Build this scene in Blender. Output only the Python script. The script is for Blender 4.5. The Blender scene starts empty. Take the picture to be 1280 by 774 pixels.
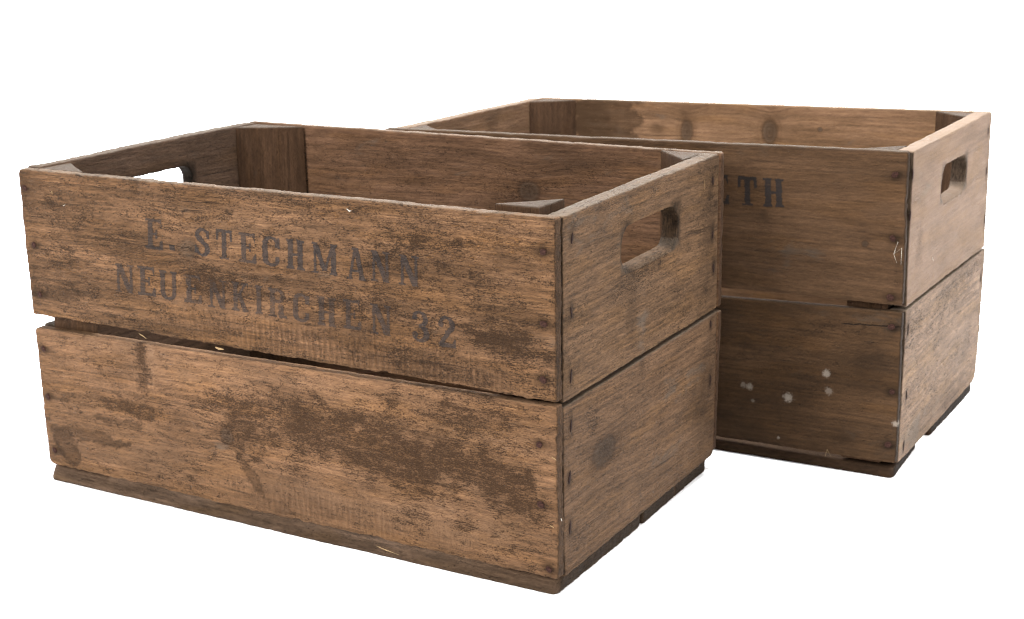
# Two old wooden fruit crates on a white studio sweep.  Units: metres.
import bpy, bmesh, math, random
import numpy as np
from mathutils import Matrix, Vector

scene = bpy.context.scene
C = scene.collection
random.seed(7)

# ------------------------------------------------------------------ numpy noise
def _h(i, j, s):
    n = (i * 374761393 + j * 668265263 + s * 974711) & 0xffffffff
    n = ((n ^ (n >> 13)) * 1274126177) & 0xffffffff
    n = n ^ (n >> 16)
    return (n & 0xffff) / 65535.0
def vnoise(x, y, s=0):
    x = np.asarray(x, float); y = np.asarray(y, float) + 0 * x
    i = np.floor(x).astype(np.int64); j = np.floor(y).astype(np.int64)
    fx = x - i; fy = y - j
    fx = fx * fx * (3 - 2 * fx); fy = fy * fy * (3 - 2 * fy)
    a = _h(i, j, s); b = _h(i + 1, j, s); c = _h(i, j + 1, s); d = _h(i + 1, j + 1, s)
    return (a + (b - a) * fx) * (1 - fy) + (c + (d - c) * fx) * fy
def fbm(x, y, s=0, o=4):
    r = 0; a = .5; t = 0
    for k in range(o):
        r = r + a * vnoise(x * 2 ** k, y * 2 ** k, s + k * 17); t += a; a *= .55
    return r / t - .5
def sm(x):
    x = np.clip(x, 0, 1); return x * x * (3 - 2 * x)

# ------------------------------------------------------------------ feature tables
# (kind, a, b, ra, rb, rot, strength): a = metres along the board, b = height, in the crate's own frame
FEAT = {
    'FU1': [
        ('knot', -0.3199, 0.2215, 0.0098, 0.0076, 0, 1),
        ('pale', -0.3249, 0.2211, 0.0115, 0.0083, 0, 0.5),
        ('stain', -0.3159, 0.2212, 0.0041, 0.0051, 0, 0.45),
        ('stain', -0.304, 0.2017, 0.0211, 0.0032, -25, 0.4),
        ('dirt', -0.4607, 0.2413, 0.0368, 0.012, 0, 0.55),
        ('dirt', -0.4607, 0.2061, 0.0278, 0.0095, 0, 0.6),
        ('dirt', -0.4513, 0.1735, 0.0371, 0.0055, 0, 0.45),
        ('dirt', -0.3027, 0.1987, 0.0227, 0.0102, 0, 0.8),
        ('dirt', -0.2712, 0.1956, 0.0394, 0.0088, 0, 0.45),
        ('dirt', -0.1367, 0.2386, 0.0343, 0.0104, 0, 0.6),
        ('dirt', -0.0968, 0.228, 0.0265, 0.0057, 0, 0.5),
        ('dirt', -0.1388, 0.1948, 0.0626, 0.0095, 0, 0.6),
        ('dirt', -0.0591, 0.1867, 0.029, 0.0091, 0, 0.75),
        ('dirt', -0.0339, 0.1757, 0.0283, 0.0142, 0, 0.7),
        ('dirt', -0.083, 0.249, 0.039, 0.0067, 0, 0.3),
        ('dirt', -0.0581, 0.2234, 0.0127, 0.0056, 0, 0.6),
        ('dirt', -0.0329, 0.226, 0.0248, 0.0033, 0, 0.5),
        ('dirt', -0.0861, 0.1574, 0.0533, 0.0082, 0, 0.4),
        ('dirt', -0.0262, 0.2539, 0.0184, 0.0054, 0, 0.3),
        ('dirt', -0.1631, 0.2622, 0.063, 0.0029, 0, 0.3),
        ('pale', -0.2674, 0.2421, 0.0932, 0.0086, 0, 0.22),
        ('pale', -0.2374, 0.2356, 0.0454, 0.0109, 0, 0.15),
        ('pale', -0.4159, 0.1672, 0.081, 0.0054, 0, 0.2),
        ('pale', -0.0457, 0.2108, 0.0189, 0.0045, 0, 0.2),
        ('pale', -0.3047, 0.1763, 0.0815, 0.0064, 0, 0.15),
        ('flake', -0.0447, 0.2551, 0.0436, 0.0164, 0, 1.1),
        ('flake', -0.0578, 0.2318, 0.0445, 0.0112, 0, 0.6),
        ('flake', -0.4579, 0.193, 0.0371, 0.0054, 0, 0.8),
        ('flake', -0.4712, 0.2649, 0.0555, 0.0066, 0, 0.8),
        ('flake', -0.3145, 0.2444, 0.0891, 0.0044, 0, 0.6),
        ('flake', -0.1773, 0.2612, 0.0568, 0.0047, 0, 0.9),
        ('flake', -0.0334, 0.1982, 0.0313, 0.0224, 0, 0.5),
        ('saw', -0.1761, 0.1575, 0.109, 0.0135, 0, 0.9),
        ('saw', -0.0863, 0.1515, 0.08, 0.0106, 0, 0.7),
        ('saw', -0.2738, 0.164, 0.0795, 0.0089, 0, 0.6),
        ('saw', -0.1259, 0.1757, 0.0414, 0.0071, 0, 0.4),
        ('stain', -0.4892, 0.1681, 0.0211, 0.0035, 0, 0.35),
        ('stain', -0.4693, 0.2453, 0.0185, 0.0067, 0, 0.25),
        ('stain', -0.0338, 0.1813, 0.0251, 0.0141, 0, 0.35),
        ('stain', -0.4608, 0.1704, 0.0168, 0.0048, 0, 0.6),
        ('stain', -0.1236, 0.2283, 0.0408, 0.0081, 0, 0.3),
        ('stain', -0.4916, 0.2567, 0.01, 0.0034, 0, 0.55),
        ('stain', -0.4946, 0.2567, 0.0042, 0.0042, 0, 0.8),
        ('stain', -0.487, 0.2096, 0.01, 0.0034, 0, 0.55),
        ('stain', -0.49, 0.2096, 0.0042, 0.0042, 0, 0.8),
        ('stain', -0.4863, 0.1674, 0.01, 0.0034, 0, 0.55),
        ('stain', -0.4893, 0.1674, 0.0042, 0.0042, 0, 0.8),
        ('stain', -0.0057, 0.2474, 0.01, 0.0034, 0, 0.55),
        ('stain', -0.0087, 0.2474, 0.0042, 0.0042, 0, 0.8),
        ('stain', -0.0058, 0.1983, 0.01, 0.0034, 0, 0.55),
        ('stain', -0.0088, 0.1983, 0.0042, 0.0042, 0, 0.8),
        ('stain', -0.0069, 0.1591, 0.01, 0.0034, 0, 0.55),
        ('stain', -0.0099, 0.1591, 0.0042, 0.0042, 0, 0.8),
    ],
    'FL1': [
        ('dirt', -0.3789, 0.1215, 0.0062, 0.0286, 0, 1.1),
        ('dirt', -0.3802, 0.0773, 0.0178, 0.007, 0, 1.0),
        ('dirt', -0.4258, 0.0843, 0.0416, 0.0071, 0, 0.6),
        ('dirt', -0.408, 0.0821, 0.0228, 0.0049, 0, 0.7),
        ('edge', -0.4485, 0.0493, 0.0436, 0.0058, 0, 0.85),
        ('edge', -0.4741, 0.0329, 0.0175, 0.0118, -30, 0.8),
        ('edge', -0.4097, 0.0673, 0.0293, 0.0042, 0, 0.7),
        ('edge', -0.2738, 0.0461, 0.0228, 0.0054, -50, 0.75),
        ('dirt', -0.289, 0.078, 0.0205, 0.0234, 0, 0.55),
        ('dirt', -0.3115, 0.101, 0.0333, 0.008, 0, 0.5),
        ('dirt', -0.2551, 0.1028, 0.0475, 0.0163, 0, 0.65),
        ('dirt', -0.2576, 0.0699, 0.04, 0.0166, 0, 0.6),
        ('dirt', -0.2024, 0.0885, 0.053, 0.0167, 0, 0.85),
        ('dirt', -0.1583, 0.0862, 0.04, 0.0164, -10, 1.25),
        ('dirt', -0.1268, 0.076, 0.0297, 0.0137, -15, 1.35),
        ('dirt', -0.1018, 0.0955, 0.0343, 0.0134, 0, 0.7),
        ('dirt', -0.0873, 0.1218, 0.0403, 0.0096, 0, 0.75),
        ('dirt', -0.0605, 0.1317, 0.0327, 0.0094, 0, 0.8),
        ('dirt', -0.0684, 0.0861, 0.03, 0.0151, 0, 1.0),
        ('dirt', -0.0424, 0.0757, 0.0195, 0.0132, 0, 1.1),
        ('dirt', -0.0202, 0.062, 0.0159, 0.0179, 0, 0.7),
        ('dirt', -0.0353, 0.1065, 0.0192, 0.0082, 0, 0.5),
        ('dirt', -0.1349, 0.1298, 0.0049, 0.0146, 0, 0.7),
        ('dirt', -0.1572, 0.1081, 0.0289, 0.0075, 0, 0.7),
        ('dirt', -0.1214, 0.0365, 0.0156, 0.0114, 0, 0.65),
        ('dirt', -0.0744, 0.0425, 0.0081, 0.0062, 0, 0.9),
        ('dirt', -0.0825, 0.0624, 0.0041, 0.0098, 0, 0.8),
        ('dirt', -0.3432, 0.032, 0.0261, 0.014, 0, 0.45),
        ('dirt', -0.3123, -0.0002, 0.0511, 0.0056, 0, 0.35),
        ('dirt', -0.0304, 0.03, 0.0195, 0.0085, 0, 0.4),
        ('dirt', -0.2157, 0.1149, 0.0457, 0.0051, 0, 0.35),
        ('stain', -0.1372, 0.0805, 0.0499, 0.0137, -12, 0.35),
        ('stain', -0.0488, 0.0805, 0.0294, 0.0132, 0, 0.25),
        ('pale', -0.393, 0.1365, 0.0533, 0.0122, 0, 0.25),
        ('pale', -0.369, 0.1328, 0.0044, 0.0108, 0, 0.7),
        ('pale', -0.3735, 0.1155, 0.0079, 0.0055, 0, 0.55),
        ('pale', -0.3307, 0.118, 0.0135, 0.0047, 0, 0.5),
        ('pale', -0.3858, 0.042, 0.072, 0.0177, 0, 0.35),
        ('pale', -0.2056, 0.0366, 0.0922, 0.0145, 0, 0.42),
        ('pale', -0.0902, 0.0364, 0.0757, 0.0137, 0, 0.45),
        ('pale', -0.0481, 0.1102, 0.0324, 0.0071, 0, 0.3),
        ('pale', -0.2531, 0.1286, 0.0786, 0.0051, 0, 0.3),
        ('pale', -0.0655, 0.0716, 0.012, 0.0085, 0, 0.4),
        ('pale', -0.0958, 0.0722, 0.0096, 0.0086, 0, 0.35),
        ('flake', -0.2797, 0.0926, 0.0568, 0.0026, 0, 1.0),
        ('flake', -0.1291, 0.1033, 0.0844, 0.0185, 0, 0.6),
        ('flake', -0.4521, 0.0944, 0.0377, 0.0213, 0, 0.3),
        ('flake', -0.1748, 0.0519, 0.0595, 0.0077, 0, 0.4),
        ('flake', -0.0351, 0.1182, 0.0383, 0.0234, 0, 0.5),
        ('grey', -0.3068, 0.0619, 0.0126, 0.0068, 0, 0.6),
        ('saw', -0.1909, 0.0297, 0.0986, 0.0131, 0, 0.8),
        ('saw', -0.3289, 0.0036, 0.0691, 0.0099, 0, 0.5),
        ('saw', -0.379, 0.1047, 0.0884, 0.0206, 0, 0.2),
        ('stain', -0.4731, 0.1125, 0.021, 0.0043, 0, 0.4),
        ('stain', -0.4728, 0.0796, 0.0173, 0.0036, 0, 0.3),
        ('knot', -0.2942, 0.0739, 0.0066, 0.0067, 0, 0.6),
        ('pale', -0.2819, 0.066, 0.0098, 0.0067, 0, 0.4),
        ('stain', -0.489, 0.1199, 0.01, 0.0034, 0, 0.55),
        ('stain', -0.492, 0.1199, 0.0042, 0.0042, 0, 0.8),
        ('stain', -0.4891, 0.0775, 0.01, 0.0034, 0, 0.55),
        ('stain', -0.4921, 0.0775, 0.0042, 0.0042, 0, 0.8),
        ('stain', -0.4879, 0.0295, 0.01, 0.0034, 0, 0.55),
        ('stain', -0.4909, 0.0295, 0.0042, 0.0042, 0, 0.8),
        ('stain', -0.0107, 0.1123, 0.01, 0.0034, 0, 0.55),
        ('stain', -0.0137, 0.1123, 0.0042, 0.0042, 0, 0.8),
        ('stain', -0.0101, 0.0686, 0.01, 0.0034, 0, 0.55),
        ('stain', -0.0131, 0.0686, 0.0042, 0.0042, 0, 0.8),
        ('stain', -0.0044, 0.0214, 0.01, 0.0034, 0, 0.55),
        ('stain', -0.0074, 0.0214, 0.0042, 0.0042, 0, 0.8),
    ],
    'EU1': [
        ('grey', 0.1342, 0.1705, 0.0113, 0.0217, 0, 0.9),
        ('pale', 0.1357, 0.1609, 0.0071, 0.01, 0, 0.4),
        ('stain', 0.1175, 0.1805, 0.0082, 0.0243, 0, 0.5),
        ('grey', 0.0782, 0.2245, 0.0635, 0.0231, 0, 0.2),
        ('grey', 0.0659, 0.2609, 0.0739, 0.0168, 0, 0.4),
        ('flake', 0.1626, 0.2626, 0.0043, 0.003, 0, 1.5),
        ('flake', 0.078, 0.1719, 0.0386, 0.0118, 0, 0.5),
        ('flake', 0.0653, 0.1633, 0.0252, 0.0059, 0, 0.6),
        ('dirt', 0.131, 0.2048, 0.0348, 0.0085, 0, 0.7),
        ('dirt', 0.029, 0.1839, 0.0236, 0.017, 0, 0.35),
        ('dirt', 0.1903, 0.1378, 0.062, 0.0066, 0, 0.4),
        ('stain', 0.2606, 0.1946, 0.017, 0.0605, 0, 0.5),
        ('dirt', 0.2666, 0.2529, 0.0136, 0.0263, 0, 0.5),
        ('dirt', 0.1976, 0.1556, 0.0281, 0.0392, 0, 0.3),
        ('pale', 0.1311, 0.1957, 0.0139, 0.0049, 0, 0.3),
        ('stain', 0.0116, 0.1826, 0.0069, 0.0501, 0, 0.3),
        ('stain', 0.0237, 0.2529, 0.0035, 0.007, 0, 0.9),
        ('stain', 0.0217, 0.2026, 0.0035, 0.007, 0, 0.9),
        ('stain', 0.0204, 0.1577, 0.0035, 0.007, 0, 0.9),
        ('stain', 0.2682, 0.2553, 0.0035, 0.007, 0, 0.9),
        ('stain', 0.2701, 0.2108, 0.0035, 0.007, 0, 0.9),
        ('stain', 0.273, 0.1821, 0.0035, 0.007, 0, 0.9),
    ],
    'EL1': [
        ('knot', 0.0712, 0.0877, 0.0169, 0.0098, 0, 0.9),
        ('stain', 0.0725, 0.0861, 0.0156, 0.0098, 0, 0.6),
        ('dirt', 0.0549, 0.1128, 0.015, 0.0096, 0, 0.5),
        ('flake', 0.1751, 0.1384, 0.0121, 0.0032, 0, 1),
        ('flake', 0.2556, 0.1077, 0.0069, 0.0153, 0, 0.9),
        ('grey', 0.2068, 0.1005, 0.0641, 0.0169, 0, 0.6),
        ('pale', 0.1325, 0.0441, 0.0434, 0.0039, 0, 0.2),
        ('flake', 0.1045, 0.028, 0.0972, 0.0039, 0, 0.7),
        ('stain', 0.2569, 0.0727, 0.0208, 0.0424, 0, 0.5),
        ('grey', 0.1923, 0.051, 0.0396, 0.0082, 0, 0.7),
        ('dirt', 0.0268, 0.0319, 0.0183, 0.0109, 0, 0.6),
        ('stain', 0.0075, 0.0866, 0.007, 0.0523, 0, 0.35),
        ('stain', 0.1345, 0.1393, 0.0057, 0.0113, 0, 0.5),
        ('stain', 0.0205, 0.122, 0.0035, 0.007, 0, 0.9),
        ('stain', 0.018, 0.0848, 0.0035, 0.007, 0, 0.9),
        ('stain', 0.0181, 0.0479, 0.0035, 0.007, 0, 0.9),
        ('stain', 0.2681, 0.1355, 0.0035, 0.007, 0, 0.9),
        ('stain', 0.2692, 0.0867, 0.0035, 0.007, 0, 0.9),
    ],
    'FU2': [
        ('grey', -0.0921, 0.1852, 0.0244, 0.0082, 0, 0.7),
        ('stain', -0.0573, 0.1782, 0.017, 0.0068, 0, 0.25),
        ('stain', -0.131, 0.1745, 0.0433, 0.021, 0, 0.2),
        ('flake', -0.0179, 0.2675, 0.0142, 0.009, 0, 0.5),
        ('pale', -0.0437, 0.2594, 0.0198, 0.0033, 0, 0.25),
        ('stain', -0.1213, 0.217, 0.0057, 0.0041, 0, 0.5),
        ('dirt', -0.0053, 0.1799, 0.0039, 0.0199, 0, 0.9),
        ('dirt', -0.0313, 0.2008, 0.0264, 0.004, 0, 0.3),
        ('dirt', -0.1049, 0.2622, 0.0416, 0.0047, 0, 0.4),
        ('flake', -0.0766, 0.2407, 0.0409, 0.0093, 0, 0.4),
        ('knot', -0.0339, 0.2006, 0.0027, 0.0027, 0, 0.4),
        ('stain', -0.0088, 0.2591, 0.01, 0.0034, 0, 0.55),
        ('stain', -0.0118, 0.2591, 0.0042, 0.0042, 0, 0.8),
        ('stain', -0.0083, 0.2072, 0.01, 0.0034, 0, 0.55),
        ('stain', -0.0113, 0.2072, 0.0042, 0.0042, 0, 0.8),
        ('stain', -0.0078, 0.1579, 0.01, 0.0034, 0, 0.55),
        ('stain', -0.0108, 0.1579, 0.0042, 0.0042, 0, 0.8),
    ],
    'FL2': [
        ('dirt', -0.0553, 0.1255, 0.0274, 0.0083, 0, 0.6),
        ('dirt', -0.1147, 0.1055, 0.0361, 0.0143, 0, 0.3),
        ('stain', -0.0234, 0.0962, 0.0201, 0.0207, 0, 0.45),
        ('stain', -0.0447, 0.0308, 0.0097, 0.0057, 0, 0.6),
        ('grey', -0.0252, 0.1373, 0.04, 0.0068, 0, 0.5),
        ('stain', -0.1351, 0.0371, 0.0446, 0.0222, 0, 0.35),
        ('grey', -0.0277, 0.0393, 0.0272, 0.0177, 0, 0.35),
        ('flake', -0.0435, 0.09, 0.0171, 0.0056, 0, 0.5),
        ('pale', -0.0081, 0.0565, 0.0134, 0.0279, 0, 0.1),
        ('stain', -0.006, 0.1331, 0.01, 0.0034, 0, 0.55),
        ('stain', -0.009, 0.1331, 0.0042, 0.0042, 0, 0.8),
        ('stain', -0.0027, 0.0778, 0.01, 0.0034, 0, 0.55),
        ('stain', -0.0057, 0.0778, 0.0042, 0.0042, 0, 0.8),
        ('stain', -0.0039, 0.0313, 0.01, 0.0034, 0, 0.55),
        ('stain', -0.0069, 0.0313, 0.0042, 0.0042, 0, 0.8),
    ],
    'EU2': [
        ('pale', 0.1482, 0.2013, 0.1803, 0.0378, 0, 0.25),
        ('dirt', 0.0421, 0.1991, 0.013, 0.0423, 0, 0.8),
        ('grey', 0.0469, 0.2387, 0.0389, 0.0138, 0, 0.5),
        ('dirt', 0.2156, 0.2312, 0.0587, 0.031, 0, 0.25),
        ('flake', 0.1595, 0.1515, 0.0616, 0.0047, 0, 1.3),
        ('flake', 0.0978, 0.2789, 0.0387, 0.0035, 0, 1.0),
        ('stain', 0.29, 0.2205, 0.0143, 0.049, 0, 0.3),
        ('pale', 0.0645, 0.2763, 0.0528, 0.0069, 0, 0.25),
        ('stain', 0.0091, 0.2589, 0.0035, 0.007, 0, 0.9),
        ('stain', 0.0082, 0.2248, 0.0035, 0.007, 0, 0.9),
        ('stain', 0.2717, 0.2623, 0.0035, 0.007, 0, 0.9),
        ('stain', 0.2747, 0.2235, 0.0035, 0.007, 0, 0.9),
        ('stain', 0.2807, 0.1763, 0.0035, 0.007, 0, 0.9),
    ],
    'EL2': [
        ('dirt', 0.2087, 0.1338, 0.079, 0.0203, 0, 0.6),
        ('dirt', 0.1105, 0.1179, 0.0871, 0.0192, 0, 0.5),
        ('dirt', 0.0318, 0.1223, 0.0312, 0.0219, 0, 0.4),
        ('dirt', 0.0689, 0.0592, 0.061, 0.0232, 0, 0.3),
        ('dirt', 0.2111, 0.059, 0.1004, 0.0211, 0, 0.3),
        ('grey', 0.0618, 0.0283, 0.0498, 0.0141, 0, 1.0),
        ('stain', 0.0626, 0.0244, 0.0332, 0.0078, 0, 0.25),
        ('pale', 0.1768, 0.0755, 0.0958, 0.0328, 0, 0.25),
        ('stain', 0.2978, 0.0784, 0.0148, 0.0528, 0, 0.4),
        ('stain', 0.0176, 0.1278, 0.0035, 0.007, 0, 0.9),
        ('stain', 0.0243, 0.0689, 0.0035, 0.007, 0, 0.9),
        ('stain', 0.0242, 0.0233, 0.0035, 0.007, 0, 0.9),
        ('stain', 0.2807, 0.1173, 0.0035, 0.007, 0, 0.9),
        ('stain', 0.2881, 0.0634, 0.0035, 0.007, 0, 0.9),
        ('stain', 0.2938, 0.0287, 0.0035, 0.007, 0, 0.9),
    ],
    'BU1': [
        ('knot', -0.1811, 0.2311, 0.0105, 0.0093, 0, 1),
        ('flake', -0.232, 0.1834, 0.0511, 0.0059, 0, 0.3),
        ('dirt', -0.1975, 0.2263, 0.0247, 0.0144, 0, 0.4),
        ('stain', -0.1811, 0.2275, 0.0244, 0.01, 0, 0.3),
        ('flake', -0.0359, 0.268, 0.0143, 0.0093, 0, 0.6),
        ('flake', -0.1329, 0.283, 0.0696, 0.0028, 0, 0.9),
        ('stain', -0.1487, 0.2614, 0.0472, 0.014, 0, 0.3),
        ('pale', -0.373, 0.2253, 0.0656, 0.0062, 0, 0.15),
        ('dirt', -0.2645, 0.2399, 0.1726, 0.0147, 0, 0.2),
    ],
    'LU1': [
        ('stain', 0.1466, 0.2385, 0.0609, 0.0144, 0, 0.3),
        ('flake', 0.2095, 0.2366, 0.0022, 0.0022, 0, 1.2),
        ('dirt', 0.2012, 0.2529, 0.0652, 0.0148, 0, 0.2),
    ],
    'BU2': [
        ('edge', -0.4119, 0.2531, 0.0432, 0.0528, 0, 0.7),
        ('stain', -0.4297, 0.2523, 0.0397, 0.0531, 0, 0.5),
        ('grey', -0.4149, 0.2529, 0.0472, 0.0529, 0, 0.6),
        ('knot', -0.3164, 0.2445, 0.0065, 0.012, 0, 0.7),
        ('stain', -0.3165, 0.2488, 0.0083, 0.0188, 0, 0.6),
        ('knot', -0.223, 0.2491, 0.0078, 0.0116, 0, 0.9),
        ('stain', -0.2205, 0.2534, 0.0087, 0.0166, 0, 0.6),
        ('stain', -0.3502, 0.2472, 0.0076, 0.0069, 0, 0.5),
        ('flake', -0.3712, 0.2549, 0.0115, 0.0174, 0, 0.4),
        ('knot', -0.1692, 0.2542, 0.0025, 0.0024, 0, 0.4),
    ],
    'LU2': [
        ('stain', 0.1693, 0.2625, 0.0165, 0.0169, 0, 0.4),
    ],
}
NAILS = {
    'FU1': [
        (-0.4946, 0.2567, 'head'),
        (-0.49, 0.2096, 'head'),
        (-0.4893, 0.1674, 'head'),
        (-0.0087, 0.2474, 'head'),
        (-0.0088, 0.1983, 'head'),
        (-0.0099, 0.1591, 'head'),
    ],
    'FL1': [
        (-0.492, 0.1199, 'head'),
        (-0.4921, 0.0775, 'head'),
        (-0.4909, 0.0295, 'head'),
        (-0.0137, 0.1123, 'head'),
        (-0.0131, 0.0686, 'head'),
        (-0.0074, 0.0214, 'head'),
    ],
    'EU1': [
        (0.0237, 0.2529, 'slit'),
        (0.0217, 0.2026, 'slit'),
        (0.0204, 0.1577, 'slit'),
        (0.2682, 0.2553, 'slit'),
        (0.2701, 0.2108, 'slit'),
        (0.273, 0.1821, 'slit'),
    ],
    'EL1': [
        (0.0205, 0.122, 'slit'),
        (0.018, 0.0848, 'slit'),
        (0.0181, 0.0479, 'slit'),
        (0.2681, 0.1355, 'slit'),
        (0.2692, 0.0867, 'slit'),
    ],
    'FU2': [
        (-0.0118, 0.2591, 'head'),
        (-0.0113, 0.2072, 'head'),
        (-0.0108, 0.1579, 'head'),
    ],
    'FL2': [
        (-0.009, 0.1331, 'head'),
        (-0.0057, 0.0778, 'head'),
        (-0.0069, 0.0313, 'head'),
    ],
    'EU2': [
        (0.0091, 0.2589, 'slit'),
        (0.0082, 0.2248, 'slit'),
        (0.2717, 0.2623, 'slit'),
        (0.2747, 0.2235, 'slit'),
        (0.2807, 0.1763, 'slit'),
    ],
    'EL2': [
        (0.0176, 0.1278, 'slit'),
        (0.0243, 0.0689, 'slit'),
        (0.0242, 0.0233, 'slit'),
        (0.2807, 0.1173, 'slit'),
        (0.2881, 0.0634, 'slit'),
        (0.2938, 0.0287, 'slit'),
    ],
}

def fields(feats, a, b, seed):
    """surface maps of stains, dirt, knots ... as functions of the place on the board"""
    out = {k: np.zeros_like(a) for k in ('dirt', 'stain', 'saw', 'flake', 'grey', 'pale')}
    kd = np.full_like(a, 3.0); gshift = np.zeros_like(a)
    wa = fbm(a * 90, b * 90, seed, 5); wb = fbm(a * 90 + 50, b * 90, seed + 3, 5)
    for kind, fa, fb, ra, rb, rot, s in feats:
        c, sn = math.cos(math.radians(rot)), math.sin(math.radians(rot))
        w = .25 if kind == 'knot' else 1.0
        x = (a - fa); y = (b - fb)
        u = (x * c + y * sn) / ra + w * wa * 1.3; v = (-x * sn + y * c) / rb + w * wb * 1.3
        d = np.sqrt(u * u + v * v)
        if kind == 'knot':
            kd = np.minimum(kd, d)
            gshift += s * .5 * y * np.exp(-(x / ra / 2.6) ** 2 - (y / rb / 2.6) ** 2)
        elif kind == 'edge':
            out['stain'] = np.maximum(out['stain'], s * sm((1.05 - d) * 6) * (.65 + .35 * sm((d - .45) * 2)))
        elif kind == 'dirt':
            out['dirt'] += s * np.exp(-d ** 2.6 * .8)
        else:
            out[kind] += s * np.exp(-d ** 2)
    gshift += .0035 * fbm(a * 7, b * 22, seed + 9, 3) + .012 * fbm(a * 2.5, b * 3, seed + 5, 2)
    out['kd'] = kd; out['gs'] = gshift
    return out

def put_attrs(me, a, b, w, feats, seed, off=(0, 0, 0), endm=0, topm=0):
    f = fields(feats, a, b, seed)
    def vec(nm, x, y, z):
        at = me.attributes.new(nm, 'FLOAT_VECTOR', 'POINT')
        at.data.foreach_set('vector', np.stack([x, y, z], 1).astype(np.float32).ravel())
    vec('bp', a + off[0], b + off[1], w + off[2])
    vec('gp', a + off[0], b + f['gs'] + off[1], w + off[2])
    vec('ma', np.clip(f['dirt'], 0, 1.6), np.clip(f['stain'], 0, 1), np.clip(f['saw'], 0, 1))
    vec('mb', np.clip(f['flake'], 0, 1.5), np.clip(f['grey'], -1, 1), f['kd'])
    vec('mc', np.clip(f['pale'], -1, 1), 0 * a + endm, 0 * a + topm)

# ------------------------------------------------------------------ wood material
class NT:
    def __init__(s, name):
        s.m = bpy.data.materials.new(name); s.m.use_nodes = True
        s.t = s.m.node_tree; s.t.nodes.clear()
    def n(s, typ, **kw):
        nd = s.t.nodes.new(typ)
        for k, v in kw.items():
            if isinstance(k, str) and hasattr(nd, k): setattr(nd, k, v)
        return nd
    def set(s, sock, v):
        if hasattr(v, 'is_output') or isinstance(v, bpy.types.NodeSocket): s.t.links.new(v, sock)
        else: sock.default_value = v
    def math(s, op, a, b=None, c=None, clamp=False):
        nd = s.n('ShaderNodeMath'); nd.operation = op; nd.use_clamp = clamp
        s.set(nd.inputs[0], a)
        if b is not None: s.set(nd.inputs[1], b)
        if c is not None: s.set(nd.inputs[2], c)
        return nd.outputs[0]
    def attr(s, name):
        nd = s.n('ShaderNodeAttribute'); nd.attribute_name = name; return nd.outputs['Vector']
    def sep(s, v):
        nd = s.n('ShaderNodeSeparateXYZ'); s.set(nd.inputs[0], v); return nd.outputs
    def scale(s, v, sc):
        nd = s.n('ShaderNodeVectorMath'); nd.operation = 'MULTIPLY'; s.set(nd.inputs[0], v); nd.inputs[1].default_value = sc
        return nd.outputs[0]
    def add(s, v, ad):
        nd = s.n('ShaderNodeVectorMath'); nd.operation = 'ADD'; s.set(nd.inputs[0], v); s.set(nd.inputs[1], ad)
        return nd.outputs[0]
    def noise(s, v, sc, detail=3, rough=.6, dist=0.0):
        nd = s.n('ShaderNodeTexNoise'); s.set(nd.inputs['Vector'], s.scale(v, sc)); nd.inputs['Scale'].default_value = 1
        nd.inputs['Detail'].default_value = detail; nd.inputs['Roughness'].default_value = rough
        nd.inputs['Distortion'].default_value = dist
        return nd.outputs['Fac']
    def step(s, x, lo, hi):
        nd = s.n('ShaderNodeMapRange'); nd.interpolation_type = 'SMOOTHSTEP'
        s.set(nd.inputs[0], x); s.set(nd.inputs[1], lo); s.set(nd.inputs[2], hi)
        nd.inputs[3].default_value = 0; nd.inputs[4].default_value = 1
        return nd.outputs[0]
    def mix(s, f, a, b, mode='MIX'):
        nd = s.n('ShaderNodeMix'); nd.data_type = 'RGBA'; nd.blend_type = mode
        s.set(nd.inputs[0], f)
        for k, v in ((6, a), (7, b)):
            if isinstance(v, tuple): v = (*v[:3], 1)
            s.set(nd.inputs[k], v)
        return nd.outputs[2]

def srgb(r, g, b):
    f = lambda c: c / 12.92 if c <= .04045 else ((c + .055) / 1.055) ** 2.4
    return (f(r / 255), f(g / 255), f(b / 255))

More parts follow.
